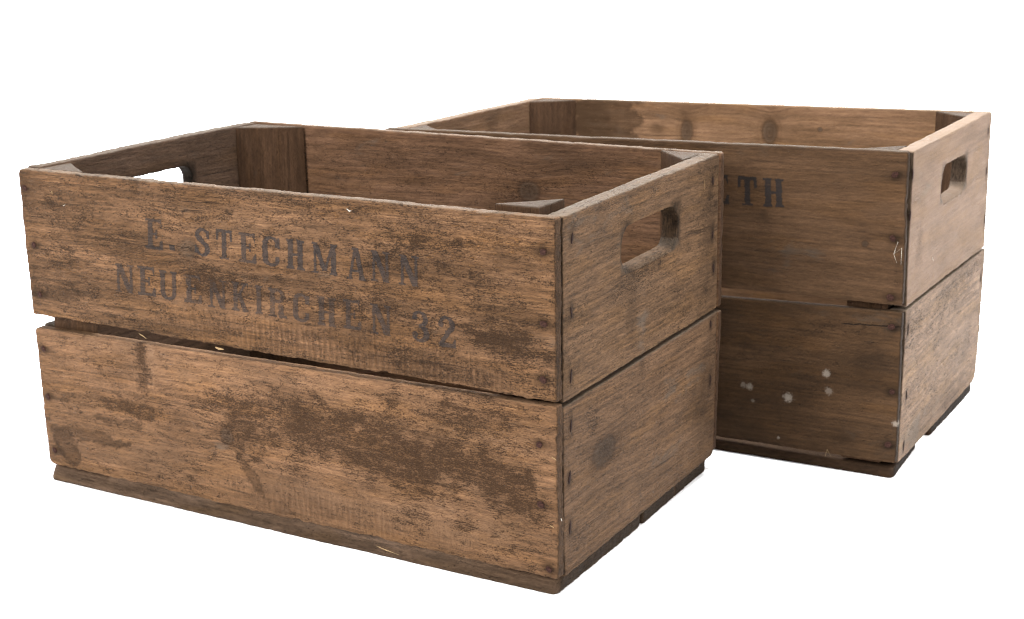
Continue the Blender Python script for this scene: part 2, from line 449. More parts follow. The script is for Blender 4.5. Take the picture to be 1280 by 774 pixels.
def wood(name, base, gain=1.0, dark=.2, seed=0.0, dirt0=.25, flake0=.1, fibre=.5, var=.5, coarse=1.0,
         sat=1.0, ink=None, spots=(), saw0=0.0, ring=.25, bump=1.0, endgrey=0.0, crack=(), patch=1.0):
    T = NT(name)
    bp0 = T.attr('bp'); gp = T.add(T.attr('gp'), (seed * .37, seed * .21, seed * .13)); bp = T.add(bp0, (seed * .31, seed * .17, seed * .11))
    ma = T.sep(T.attr('ma')); mb = T.sep(T.attr('mb')); mc = T.sep(T.attr('mc'))
    dirt, stain, saw = ma[0], ma[1], ma[2]; flake, grey, kd = mb[0], mb[1], mb[2]; pale = mc[0]
    b = tuple(c * gain for c in base)
    lum = (b[0] + b[1] + b[2]) / 3
    L1 = (b[0] * 1.22, b[1] * 1.20, b[2] * 1.22)
    L2 = (b[0] * .80, b[1] * .76, b[2] * .70)
    OR = (b[0] * 1.08, b[1] * .98, b[2] * .78)
    DK = (b[0] * dark, b[1] * dark * .93, b[2] * dark * .82)
    # broad tone changes, drawn out along the board
    low = T.noise(gp, (7, 34, 20), 3, .6, .6)
    mid = T.noise(gp, (26, 150, 90), 4, .65, .4)
    blot = T.noise(bp, (38, 55, 40), 4, .6, .5)
    tone = T.math('ADD', T.math('MULTIPLY', low, .7), T.math('MULTIPLY', mid, .3))
    tf = T.step(tone, .5 - .22 * (1.2 - var), .5 + .22 * (1.2 - var))
    tf = T.math('MULTIPLY_ADD', T.math('SUBTRACT', tf, .5), var * 1.3, .5, clamp=True)
    col = T.mix(tf, L2, L1)
    hue = T.noise(gp, (12, 60, 60), 2, .5)
    col = T.mix(T.math('MULTIPLY', T.step(hue, .48, .66), .55), col, OR)
    # annual rings as soft bands along the board
    rw = T.noise(gp, (5, 240, 120), 2, .5, .2)
    rings = T.step(rw, .5, .62)
    col = T.mix(T.math('MULTIPLY', rings, ring), col, (b[0] * .62, b[1] * .56, b[2] * .5))
    # fibres
    f1 = T.noise(gp, (55, 560, 560), 3, .7, .4)
    f2 = T.noise(gp, (210, 1300, 1300), 2, .7)
    f0 = T.noise(gp, (6, 330, 330), 3, .65, .25)
    fib = T.math('ADD', T.math('MULTIPLY', f0, .34), T.math('ADD', T.math('MULTIPLY', f1, .36), T.math('MULTIPLY', f2, .30)))
    fm = T.math('MULTIPLY_ADD', T.math('SUBTRACT', fib, .5), 8.5 * fibre, 1.0)
    fm = T.math('MULTIPLY', fm, T.math('MULTIPLY_ADD', T.math('SUBTRACT', T.noise(bp, (14, 34, 30), 4, .6, .5), .5), 1.2 * patch + .2, 1.0))
    fmc = T.n('ShaderNodeCombineXYZ'); [T.set(fmc.inputs[i], fm) for i in range(3)]
    col = T.mix(1.0, col, fmc.outputs[0], 'MULTIPLY')
    # knots
    kr = T.math('MULTIPLY_ADD', T.math('SINE', T.math('MULTIPLY_ADD', kd, 13.0, T.math('MULTIPLY', mid, 9.0))), .5, .5)
    kin = T.math('SUBTRACT', 1.0, T.step(kd, .7, 1.15))
    kout = T.math('SUBTRACT', 1.0, T.step(kd, 1.0, 2.3))
    col = T.mix(T.math('MULTIPLY', T.math('MULTIPLY', kout, kr), .45), col, (b[0] * .55, b[1] * .47, b[2] * .4))
    kc = (lum * 1.0, lum * .74, lum * .54)
    kcol = T.mix(kr, tuple(c * .42 for c in kc), tuple(c * .9 for c in kc))
    col = T.mix(T.math('MULTIPLY', kin, .6), col, kcol)
    col = T.mix(T.math('SUBTRACT', .6, T.step(kd, .05, .3), clamp=True), col, DK)
    ke = T.math('MULTIPLY', T.step(kd, .8, 1.0), T.math('SUBTRACT', 1.0, T.step(kd, 1.0, 1.25)))
    col = T.mix(T.math('MULTIPLY', ke, .5), col, DK)
    # grey weathering and pale rubbed places
    gn = T.step(T.math('MULTIPLY_ADD', grey, .35, T.noise(bp, (30, 70, 60), 5, .65, .6)), .6, .85)
    gl = lum * 1.12
    col = T.mix(T.math('MULTIPLY', gn, .6), col, (gl * 1.16, gl * .95, gl * .76))
    col = T.mix(T.math('MULTIPLY', pale, T.math('ADD', .35, T.math('MULTIPLY', blot, .8)), clamp=True), col,
                (b[0] * 1.45, b[1] * 1.55, b[2] * 1.75))
    # smooth stains
    sn = T.math('MULTIPLY', stain, T.math('MULTIPLY_ADD', mid, 1.0, .6), clamp=True)
    col = T.mix(sn, col, T.mix(.2, DK, L2))
    # sawn board ends (cross grain) and rubbed, greyed upper edges; plus shade and light painted in handle holes
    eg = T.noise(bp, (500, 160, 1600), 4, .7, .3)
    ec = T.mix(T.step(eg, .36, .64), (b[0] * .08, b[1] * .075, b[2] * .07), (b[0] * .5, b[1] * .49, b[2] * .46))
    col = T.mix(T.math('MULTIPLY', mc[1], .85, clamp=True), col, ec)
    tg = T.math('MULTIPLY', mc[2], T.math('MULTIPLY_ADD', blot, 1.0, .15), clamp=True)
    col = T.mix(tg, col, (lum * 1.6, lum * 1.28, lum * .98))
    # dirt lodged in torn fibres: ragged dark specks whose density follows the dirt map
    n1 = T.noise(gp, (340 * coarse, 1500 * coarse, 900), 3, .85, .1)
    n2 = T.noise(bp, (800 * coarse, 1200 * coarse, 900), 2, .8, .1)
    n3 = T.noise(bp, (50, 95, 60), 5, .68, .8)
    dn = T.math('ADD', T.math('MULTIPLY', n1, .6), T.math('MULTIPLY', n2, .4))
    n6 = T.noise(gp, (80, 260, 180), 5, .72, .5)
    dc = T.math('MULTIPLY_ADD', T.math('MINIMUM', dirt, 1.15), .085, dirt0 * .14)
    dd = T.math('ADD', dc, T.math('ADD', T.math('MULTIPLY', T.math('SUBTRACT', n3, .5), .34 * patch), T.math('MULTIPLY', T.math('SUBTRACT', n6, .5), .34 * patch)))
    th = T.math('SUBTRACT', .62, dd)
    dm = T.step(dn, T.math('SUBTRACT', th, .055), T.math('ADD', th, .075))
    dm = T.math('MULTIPLY', dm, .92)
    col = T.mix(dm, col, DK)
    # soft grime round the specks
    gr = T.step(T.math('ADD', T.math('MULTIPLY', dirt, .45), n3), .62, 1.05)
    col = T.mix(T.math('MULTIPLY', gr, .42), col, (b[0] * .5, b[1] * .44, b[2] * .36))
    # lifted pale fibres
    n4 = T.noise(gp, (120, 700, 700), 4, .75, .5)
    n5 = T.noise(bp, (26, 60, 60), 3, .6)
    fth = T.math('SUBTRACT', .665, T.math('MULTIPLY_ADD', flake, .11, T.math('MULTIPLY_ADD', n5, .16, flake0 * .1 - .08)))
    fk = T.step(n4, fth, T.math('ADD', fth, .05))
    col = T.mix(T.math('MULTIPLY', fk, .72), col, (b[0] * 1.75, b[1] * 1.55, b[2] * 1.2))
    # thin drying cracks along the grain
    ck = T.noise(gp, (2.2, 260, 200), 0, .5, 0)
    ckm = T.math('MULTIPLY', T.math('SUBTRACT', 1.0, T.step(T.math('ABSOLUTE', T.math('SUBTRACT', ck, .5)), .003, .012)),
                 T.step(T.noise(gp, (9, 70, 40), 2), .56, .66))
    col = T.mix(T.math('MULTIPLY', ckm, .55), col, DK)
    # saw marks across the grain
    wv = T.n('ShaderNodeTexWave'); wv.wave_type = 'BANDS'; wv.bands_direction = 'X'
    T.set(wv.inputs['Vector'], T.scale(bp, (1, .25, 1))); wv.inputs['Scale'].default_value = 62
    wv.inputs['Distortion'].default_value = 4.5; wv.inputs['Detail'].default_value = 3; wv.inputs['Detail Scale'].default_value = 3.0
    sw = T.math('MULTIPLY', wv.outputs['Fac'], T.math('ADD', saw, saw0, clamp=True))
    col = T.mix(T.math('MULTIPLY', sw, .5), col, (b[0] * .5, b[1] * .45, b[2] * .4))
    height = T.math('ADD', T.math('MULTIPLY', fib, .7), T.math('MULTIPLY', dm, -.55))
    height = T.math('ADD', height, T.math('MULTIPLY', fk, .5))
    height = T.math('ADD', height, T.math('MULTIPLY', n1, .5))
    height = T.math('ADD', height, T.math('MULTIPLY', sw, -.7))
    height = T.math('ADD', height, T.math('MULTIPLY', ckm, -1.2))
    height = T.math('ADD', height, T.math('MULTIPLY', mid, .9))
    x, y, z = T.sep(bp0)
    # spots of old white paint, cracks of a shape of their own
    for (sa, sb, sr, ss) in spots:
        q = T.noise(bp, (900, 900, 500), 4, .75)
        dx = T.math('SUBTRACT', x, sa); dy = T.math('SUBTRACT', y, sb)
        d = T.math('SQRT', T.math('ADD', T.math('MULTIPLY', dx, dx), T.math('MULTIPLY', dy, dy)))
        d = T.math('MULTIPLY_ADD', T.math('SUBTRACT', q, .5), sr * 3.2, d)
        m_ = T.math('SUBTRACT', 1.0, T.step(d, sr * .55, sr * 1.15))
        m_ = T.math('MULTIPLY', m_, T.math('MULTIPLY', T.math('MULTIPLY_ADD', q, .9, .15), ss), clamp=True)
        col = T.mix(m_, col, (.19, .165, .14))
    for (ca, cb, ce, cd, cw) in crack:      # from (ca,cb) to (ce,cd)
        t_ = T.math('DIVIDE', T.math('SUBTRACT', x, ca), ce - ca)
        yy = T.math('MULTIPLY_ADD', t_, cd - cb, cb)
        wob = T.math('MULTIPLY', T.math('SUBTRACT', T.noise(bp, (60, 3, 3), 3), .5), .006)
        dy = T.math('ABSOLUTE', T.math('SUBTRACT', T.math('SUBTRACT', y, yy), wob))
        m_ = T.math('SUBTRACT', 1.0, T.step(dy, cw * .4, cw))
        m_ = T.math('MULTIPLY', m_, T.math('MULTIPLY', T.step(t_, 0.0, .08), T.math('SUBTRACT', 1.0, T.step(t_, .85, 1.0))))
        col = T.mix(T.math('MULTIPLY', m_, .85), col, (b[0] * .15, b[1] * .13, b[2] * .1))
        height = T.math('ADD', height, T.math('MULTIPLY', m_, -1.5))
    if ink is not None:
        wn = T.math('ADD', T.math('MULTIPLY', n1, .55), T.math('MULTIPLY', n3, .45))
        wear = T.n('ShaderNodeAttribute'); wear.attribute_name = 'wear'
        wt = T.math('MULTIPLY_ADD', wear.outputs['Fac'], -.3, .68)
        on = T.math('SUBTRACT', 1.0, T.step(wn, T.math('SUBTRACT', wt, .05), T.math('ADD', wt, .06)))
        on = T.math('MULTIPLY', on, T.math('MULTIPLY_ADD', wear.outputs['Fac'], -.35, ink[3]))
        on = T.math('MULTIPLY', on, T.math('SUBTRACT', 1.0, T.math('MULTIPLY', fk, .8)), clamp=True)
        inked = T.mix(.12, ink[:3], col)
        col = T.mix(on, col, inked)
    P = T.n('ShaderNodeBsdfPrincipled'); T.set(P.inputs['Base Color'], col)
    P.inputs['Roughness'].default_value = .82; P.inputs['Specular IOR Level'].default_value = .06
    B = T.n('ShaderNodeBump'); B.inputs['Strength'].default_value = 1.0; B.inputs['Distance'].default_value = .0016 * bump
    T.set(B.inputs['Height'], height); T.set(P.inputs['Normal'], B.outputs[0])
    O = T.n('ShaderNodeOutputMaterial'); T.set(O.inputs[0], P.outputs[0])
    return T.m

def simple(name, rgb, rough=.8, metal=0.0, nscale=900, namp=.5, bump=.0003):
    T = NT(name); tc = T.n('ShaderNodeTexCoord'); v = tc.outputs['Object']
    nz = T.noise(v, (nscale,) * 3, 4, .65)
    c = T.mix(T.step(nz, .35, .65), tuple(x * (1 - namp) for x in rgb), tuple(x * (1 + namp * .6) for x in rgb))
    P = T.n('ShaderNodeBsdfPrincipled'); T.set(P.inputs['Base Color'], c); P.inputs['Roughness'].default_value = rough; P.inputs['Specular IOR Level'].default_value = .06
    P.inputs['Metallic'].default_value = metal
    B = T.n('ShaderNodeBump'); B.inputs['Distance'].default_value = bump; T.set(B.inputs['Height'], nz); T.set(P.inputs['Normal'], B.outputs[0])
    O = T.n('ShaderNodeOutputMaterial'); T.set(O.inputs[0], P.outputs[0])
    return T.m

# ------------------------------------------------------------------ meshes
def mk_obj(name, me, mat, parent, loc=None, label=None):
    o = bpy.data.objects.new(name, me); C.objects.link(o)
    if mat: me.materials.append(mat)
    if parent: o.parent = parent
    if loc is not None: o.location = loc
    if label: o['label'] = label
    return o
def smooth(me, deg=40):
    me.polygons.foreach_set('use_smooth', np.ones(len(me.polygons), bool))
    me.update()

def axis(n, step, r):
    m = max(2, int(round((n - 2 * r) / step)))
    return np.concatenate([[0, .3 * r], np.linspace(r, n - r, m + 1), [n - .3 * r, n]])

def board(name, place, quad, T, mat, parent, feats=(), seed=0, step=.002, r=.0012, R=(.002,) * 4, rag=(.5, .5, .4, .4),
          hole=None, label=None, bow=0.0, chamfer=0.0, wave=1.0, top=1.0):
    """quad = BL, BR, TR, TL in the board's plane; R = plane corner radii in the same order;
       rag = raggedness (mm) of bottom, top, left, right edges; place(a, b, w) -> crate space"""
    q = np.array(quad, float)
    U = (np.linalg.norm(q[1] - q[0]) + np.linalg.norm(q[2] - q[3])) / 2
    V = (np.linalg.norm(q[3] - q[0]) + np.linalg.norm(q[2] - q[1])) / 2
    au, av = axis(U, step, r), axis(V, step, r)
    aw = np.array([0, .3 * r, r, T / 2, T - r, T - .3 * r, T])
    nu, nv, nw = len(au), len(av), len(aw)
    idx = -np.ones((nu, nv, nw), np.int64)
    I, J, K = np.meshgrid(np.arange(nu), np.arange(nv), np.arange(nw), indexing='ij')
    surf = (I == 0) | (I == nu - 1) | (J == 0) | (J == nv - 1) | (K == 0) | (K == nw - 1)
    hr = None
    if hole:
        ha0, ha1, hb0, hb1, hR = hole
        mg = .005
        inv = lambda a_, b_: ((a_ - q[:, 0].min()) / (q[:, 0].max() - q[:, 0].min()) * U, (b_ - (q[0, 1] + q[1, 1]) / 2))
        u0, v0 = inv(ha0, hb0); u1, v1 = inv(ha1, hb1)
        i0 = np.searchsorted(au, u0 - mg); i1 = np.searchsorted(au, u1 + mg)
        j0 = np.searchsorted(av, v0 - mg); j1 = np.searchsorted(av, v1 + mg)
        hr = (i0, i1, j0, j1)
        surf &= ~((I > i0) & (I < i1) & (J > j0) & (J < j1))
    idx[surf] = np.arange(surf.sum())
    pts = np.stack([au[I[surf]], av[J[surf]], aw[K[surf]]], 1)
    quads = []
    def grid(ix, skip=None):
        a_, b_, c_, d_ = ix[:-1, :-1], ix[1:, :-1], ix[1:, 1:], ix[:-1, 1:]
        f = np.stack([a_, b_, c_, d_], -1)
        if skip is not None:
            i0, i1, j0, j1 = skip; keep = np.ones(f.shape[:2], bool); keep[i0:i1, j0:j1] = False; f = f[keep]
        quads.append(f.reshape(-1, 4))
    grid(idx[:, :, 0], hr); grid(idx[:, :, -1][::-1] if hr is None else idx[:, :, -1], hr)
    grid(idx[:, 0, :]); grid(idx[:, -1, :]); grid(idx[0, :, :]); grid(idx[-1, :, :])
    dims = np.array([U, V, T])
    cl = np.clip(pts, r, dims - r); d = pts - cl
    n2 = np.linalg.norm(d, axis=1); ni = np.abs(d).max(1)
    k = np.where(n2 > 1e-9, ni / np.maximum(n2, 1e-9), 1)
    pts = cl + d * k[:, None]
    if hr:
        i0, i1, j0, j1 = hr
        per = [(i, j0) for i in range(i0, i1)] + [(i1, j) for j in range(j0, j1)] + [(i, j1) for i in range(i1, i0, -1)] + [(i0, j) for j in range(j1, j0, -1)]
        cu, cv = (u0 + u1) / 2, (v0 + v1) / 2; hu, hv = (u1 - u0) / 2, (v1 - v0) / 2
        cont = []
        for (i, j) in per:
            # spread points evenly by nearest point on a shrunk core, then out to the rounded outline
            px, py = au[i] - cu, av[j] - cv
            qx = max(-hu + hR, min(hu - hR, px * hu / (hu + mg))); qy = max(-hv + hR, min(hv - hR, py * hv / (hv + mg)))
            dx, dy = px - qx, py - qy
            L_ = math.hypot(dx, dy); cont.append((cu + qx + dx / L_ * hR, cv + qy + dy / L_ * hR, dx / L_, dy / L_))
        cont = np.array(cont); n = len(cont)
        jit = fbm(np.arange(n) * .35, 0 * np.arange(n), seed + 77, 3) * .0012
        cont[:, :2] += cont[:, 2:] * jit[:, None]
        er = .0012 + .0028 * np.clip(-cont[:, 3], 0, 1)
        prof = [(1, 0), (.3, .3), (0, 1)]
        rings = []
        base = np.array([idx[i, j, 0] for i, j in per]); prev = base
        seq = [(e, w_, 0) for e, w_ in prof] + [(0, x_, 2) for x_ in (.25, .4, .55, .7)] + [(e, w_, 1) for e, w_ in prof[::-1]]
        for e, w_, side in seq:
            off_ = er * e
            xy = cont[:, :2] + cont[:, 2:] * off_[:, None]
            if side == 0: ww = er * w_
            elif side == 1: ww = T - er * w_
            else: ww = np.full(n, T * w_) ; ww = np.clip(ww, er * 1.05, T - er * 1.05)
            new = np.arange(n) + len(pts)
            pts = np.concatenate([pts, np.column_stack([xy, ww])])
            quads.append(np.stack([prev, np.roll(prev, -1), np.roll(new, -1), new], 1)); prev = new
        last = np.array([idx[i, j, nw - 1] for i, j in per])
        quads.append(np.stack([prev, np.roll(prev, -1), np.roll(last, -1), last], 1))
    hw = np.zeros(len(pts)); hw[surf.sum():] = 1
    u, v, w = pts.T
    # rounded plane corners
    for ci, (su, sv) in enumerate(((0, 0), (1, 0), (1, 1), (0, 1))):
        Rc = R[ci]
        if Rc <= r: continue
        x = (u - (U - Rc)) / Rc if su else (Rc - u) / Rc
        y = (v - (V - Rc)) / Rc if sv else (Rc - v) / Rc
        m = (x > 0) & (y > 0)
        x2 = x * np.sqrt(np.clip(1 - y * y / 2, 0, 1)); y2 = y * np.sqrt(np.clip(1 - x * x / 2, 0, 1))
        u = np.where(m, (U - Rc + x2 * Rc) if su else (Rc - x2 * Rc), u)
        v = np.where(m, (V - Rc + y2 * Rc) if sv else (Rc - y2 * Rc), v)
    endm = np.maximum(np.exp(-(np.minimum(u, U - u) / .0007) ** 2), hw * 1.15 * np.clip((np.abs(u - (u[hw > 0].mean() if hw.any() else 0)) - .030) / .01, 0, 1)); topm = top * np.exp(-(np.maximum(V - v, 0) / .0008) ** 2); topm = np.maximum(topm, hw * .45 * (v < (v[hw > 0].mean() if hw.any() else 0) - .011))  # handle hole: shade painted on end walls, light from above on its floor
    # ragged edges
    def edge(coord, s, amp):
        e = fbm(coord * 28, 0 * coord, s, 3) * 2.2 + fbm(coord * 260, w * 260, s + 1, 4) * 2.2
        chip = np.clip(vnoise(coord * 70, w * 40, s + 2) - .74, 0, 1) * 9 * vnoise(coord * 420, w * 200, s + 4)
        return (e - chip) * amp * .001
    fall = lambda dd, l: np.exp(-(np.maximum(dd, 0) / l) ** 1.5)
    v = v - edge(u, seed + 1, rag[0]) * fall(v, .004) + edge(u, seed + 11, rag[1]) * fall(V - v, .004)
    u = u - edge(v, seed + 21, rag[2]) * fall(u, .003) + edge(v, seed + 31, rag[3]) * fall(U - u, .003)
    if chamfer:          # waney front edge: the upper arris falls back
        v = v + np.clip(w / T - .3, 0, 1) / .7 * chamfer * np.exp(-(v / .01) ** 2) * (1 + 1.2 * fbm(u * 18, 0 * u, seed + 61, 3))
    s_, t_ = u / U, v / V
    P2 = (q[0][None] * ((1 - s_) * (1 - t_))[:, None] + q[1][None] * (s_ * (1 - t_))[:, None]
          + q[2][None] * (s_ * t_)[:, None] + q[3][None] * ((1 - s_) * t_)[:, None])
    a, b = P2[:, 0], P2[:, 1]
    # slight warp of old timber and the lie of the surface
    dw = np.zeros_like(a) + wave * (.0011 * fbm(a * 6, b * 14, seed + 41, 2) + .00035 * fbm(a * 40, b * 160, seed + 42, 3)) + bow * 4 * s_ * (1 - s_)
    X = place(a, b, w + dw)
    me = bpy.data.meshes.new(name)
    F = np.concatenate(quads)
    me.from_pydata(X.tolist(), [], F.tolist())
    bm = bmesh.new(); bm.from_mesh(me); bmesh.ops.recalc_face_normals(bm, faces=bm.faces); bm.to_mesh(me); bm.free()
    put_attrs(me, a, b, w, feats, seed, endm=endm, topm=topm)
    smooth(me)
    o = mk_obj(name, me, mat, parent, label=label)
    o['seed'] = seed
    info = dict(place=place, seed=seed, wave=wave, feats=feats, dw=lambda a_, b_: wave * (.0011 * fbm(a_ * 6, b_ * 14, seed + 41, 2) + .00035 * fbm(a_ * 40, b_ * 160, seed + 42, 3)))
    return o, info

def post(name, corner, sx, sy, lx, ly, z0, z1, mat, parent, seed):
    """triangular corner post: right angle at corner, legs lx, ly towards sx, sy"""
    r = .0012
    tri = np.array([[0, 0], [lx, 0], [0, ly]])
    cen = tri.mean(0)
    ring = []
    n = 10
    for k in range(3):
        p, q2 = tri[k], tri[(k + 1) % 3]
        for i in range(n): ring.append(p + (q2 - p) * i / n)
    ring = np.array(ring); dirs = ring - cen; dl = np.linalg.norm(dirs, axis=1); dirs = dirs / dl[:, None]
    zs = np.concatenate([[z0, z0 + r * .3, z0 + r], np.arange(z0 + .006, z1 - .003, .006), [z1 - r, z1 - r * .3, z1]])
    ins = np.zeros(len(zs)); ins[0] = ins[-1] = r; ins[1] = ins[-2] = r * .3
    V_, A = [], []
    for i_, z in enumerate(zs):
        jit = fbm(z * 60 + np.arange(len(ring)) * 9.1, np.arange(len(ring)) * .7, seed, 2) * .0003
        rr = ring - dirs * (ins[i_] + jit)[:, None]
        for p in rr: V_.append((corner[0] + sx * p[0], corner[1] + sy * p[1], z)); A.append((z, p[0], p[1]))
    m = len(ring); F = []
    for i in range(len(zs) - 1):
        for j in range(m): F.append((i * m + j, i * m + (j + 1) % m, (i + 1) * m + (j + 1) % m, (i + 1) * m + j))
    for top in (0, 1):      # end grain caps as fans of rings
        i = (len(zs) - 1) if top else 0
        prev = list(range(i * m, i * m + m)); z = zs[i]
        for fsc in (.75, .5, .25):
            st = len(V_)
            for j in range(m):
                p = cen + (ring[j] - dirs[j] * r - cen) * fsc
                V_.append((corner[0] + sx * p[0], corner[1] + sy * p[1], z + (fbm(p[0] * 500, p[1] * 500, seed + 3, 2)) * .0005)); A.append((z, p[0], p[1]))
            cur = list(range(st, st + m))
            for j in range(m): F.append((prev[j], prev[(j + 1) % m], cur[(j + 1) % m], cur[j]))
            prev = cur
        F.append(tuple(prev))
    me = bpy.data.meshes.new(name); me.from_pydata(V_, [], F)
    bm = bmesh.new(); bm.from_mesh(me); bmesh.ops.recalc_face_normals(bm, faces=bm.faces); bm.to_mesh(me); bm.free()
    A = np.array(A); put_attrs(me, A[:, 0], A[:, 1], A[:, 2], (), seed, (seed * .1, 0, 0), topm=1.0 * (A[:, 0] > z1 - .0004))
    me.polygons.foreach_set('use_smooth', np.zeros(len(me.polygons), bool)); me.update()
    return mk_obj(name, me, mat, parent)

def nail(parent, info, a, b, kind, seed):
    rnd = random.Random(seed); place = info['place']
    dw = float(info['dw'](np.array([a]), np.array([b]))[0])
    if kind == 'head': rx, ry, hgt = rnd.uniform(.0023, .0031), rnd.uniform(.0022, .0029), .0007
    else: rx, ry, hgt = rnd.uniform(.0010, .0016), rnd.uniform(.0032, .0050), .00045
    vs, fs = [], []; N = 16; an0 = rnd.uniform(0, 6.28)
    tilt = rnd.uniform(-.25, .25)
    prof = ((1.0, .0006), (.97, -hgt * .5), (.75, -hgt * .95), (.4, -hgt), (.12, -hgt))
    for kk, (f, w_) in enumerate(prof):
        for i in range(N):
            t = 2 * math.pi * i / N
            jr = 1 + (.10 if kind == 'head' else .42) * (vnoise(np.array([i * (.6 if kind == 'head' else 1.3)]), np.array([seed * 3.1]), seed)[0] - .5)
            x = rx * f * jr * math.cos(t); y = ry * f * jr * math.sin(t)
            vs.append((x + tilt * y, y, w_))
    for kk in range(len(prof) - 1):
        for i in range(N): fs.append((kk * N + i, kk * N + (i + 1) % N, kk * N + N + (i + 1) % N, kk * N + N + i))
    fs.append(tuple(range((len(prof) - 1) * N, len(prof) * N)))
    vs = np.array(vs)
    c = place(np.array([a]), np.array([b]), np.array([dw]))[0]
    P = place(a + vs[:, 0], b + vs[:, 1], dw + vs[:, 2]) - c
    me = bpy.data.meshes.new('nail'); me.from_pydata(P.tolist(), [], fs)
    bm = bmesh.new(); bm.from_mesh(me); bmesh.ops.recalc_face_normals(bm, faces=bm.faces); bm.to_mesh(me); bm.free()
    smooth(me)
    mk_obj('nail', me, M['rust'] if kind == 'head' else M['rust_dark'], parent, tuple(c))

def fibre_strand(parent, info, pts, rad, mat, name='splinter'):
    """thin lifted splinter or straw: a tapering three-sided tube through pts (a, b, w)"""
    place = info['place']; n = len(pts)
    P = np.array(pts, float)
    dw = info['dw'](P[:, 0], P[:, 1])
    Q = place(P[:, 0], P[:, 1], P[:, 2] + dw)
    vs, fs = [], []
    for i in range(n):
        t = Q[min(i + 1, n - 1)] - Q[max(i - 1, 0)]; t /= np.linalg.norm(t)
        s = np.cross(t, (.3, .5, .8)); s /= np.linalg.norm(s); s2 = np.cross(t, s)
        rr = rad * (1 - .75 * abs(2 * i / (n - 1) - .8) ** 2) if n > 1 else rad
        rr = max(rr, rad * .2)
        for k in range(4):
            an = k * math.pi / 2; vs.append(Q[i] + rr * (math.cos(an) * s + math.sin(an) * s2))
    for i in range(n - 1):
        for k in range(4): fs.append((i * 4 + k, i * 4 + (k + 1) % 4, i * 4 + 4 + (k + 1) % 4, i * 4 + 4 + k))
    fs.append((0, 1, 2, 3)); fs.append(tuple(range(n * 4 - 4, n * 4)))
    c = np.mean(Q, 0)
    me = bpy.data.meshes.new(name); me.from_pydata((np.array(vs) - c).tolist(), [], fs)
    bm = bmesh.new(); bm.from_mesh(me); bmesh.ops.recalc_face_normals(bm, faces=bm.faces); bm.to_mesh(me); bm.free()
    mk_obj(name, me, mat, parent, tuple(c))

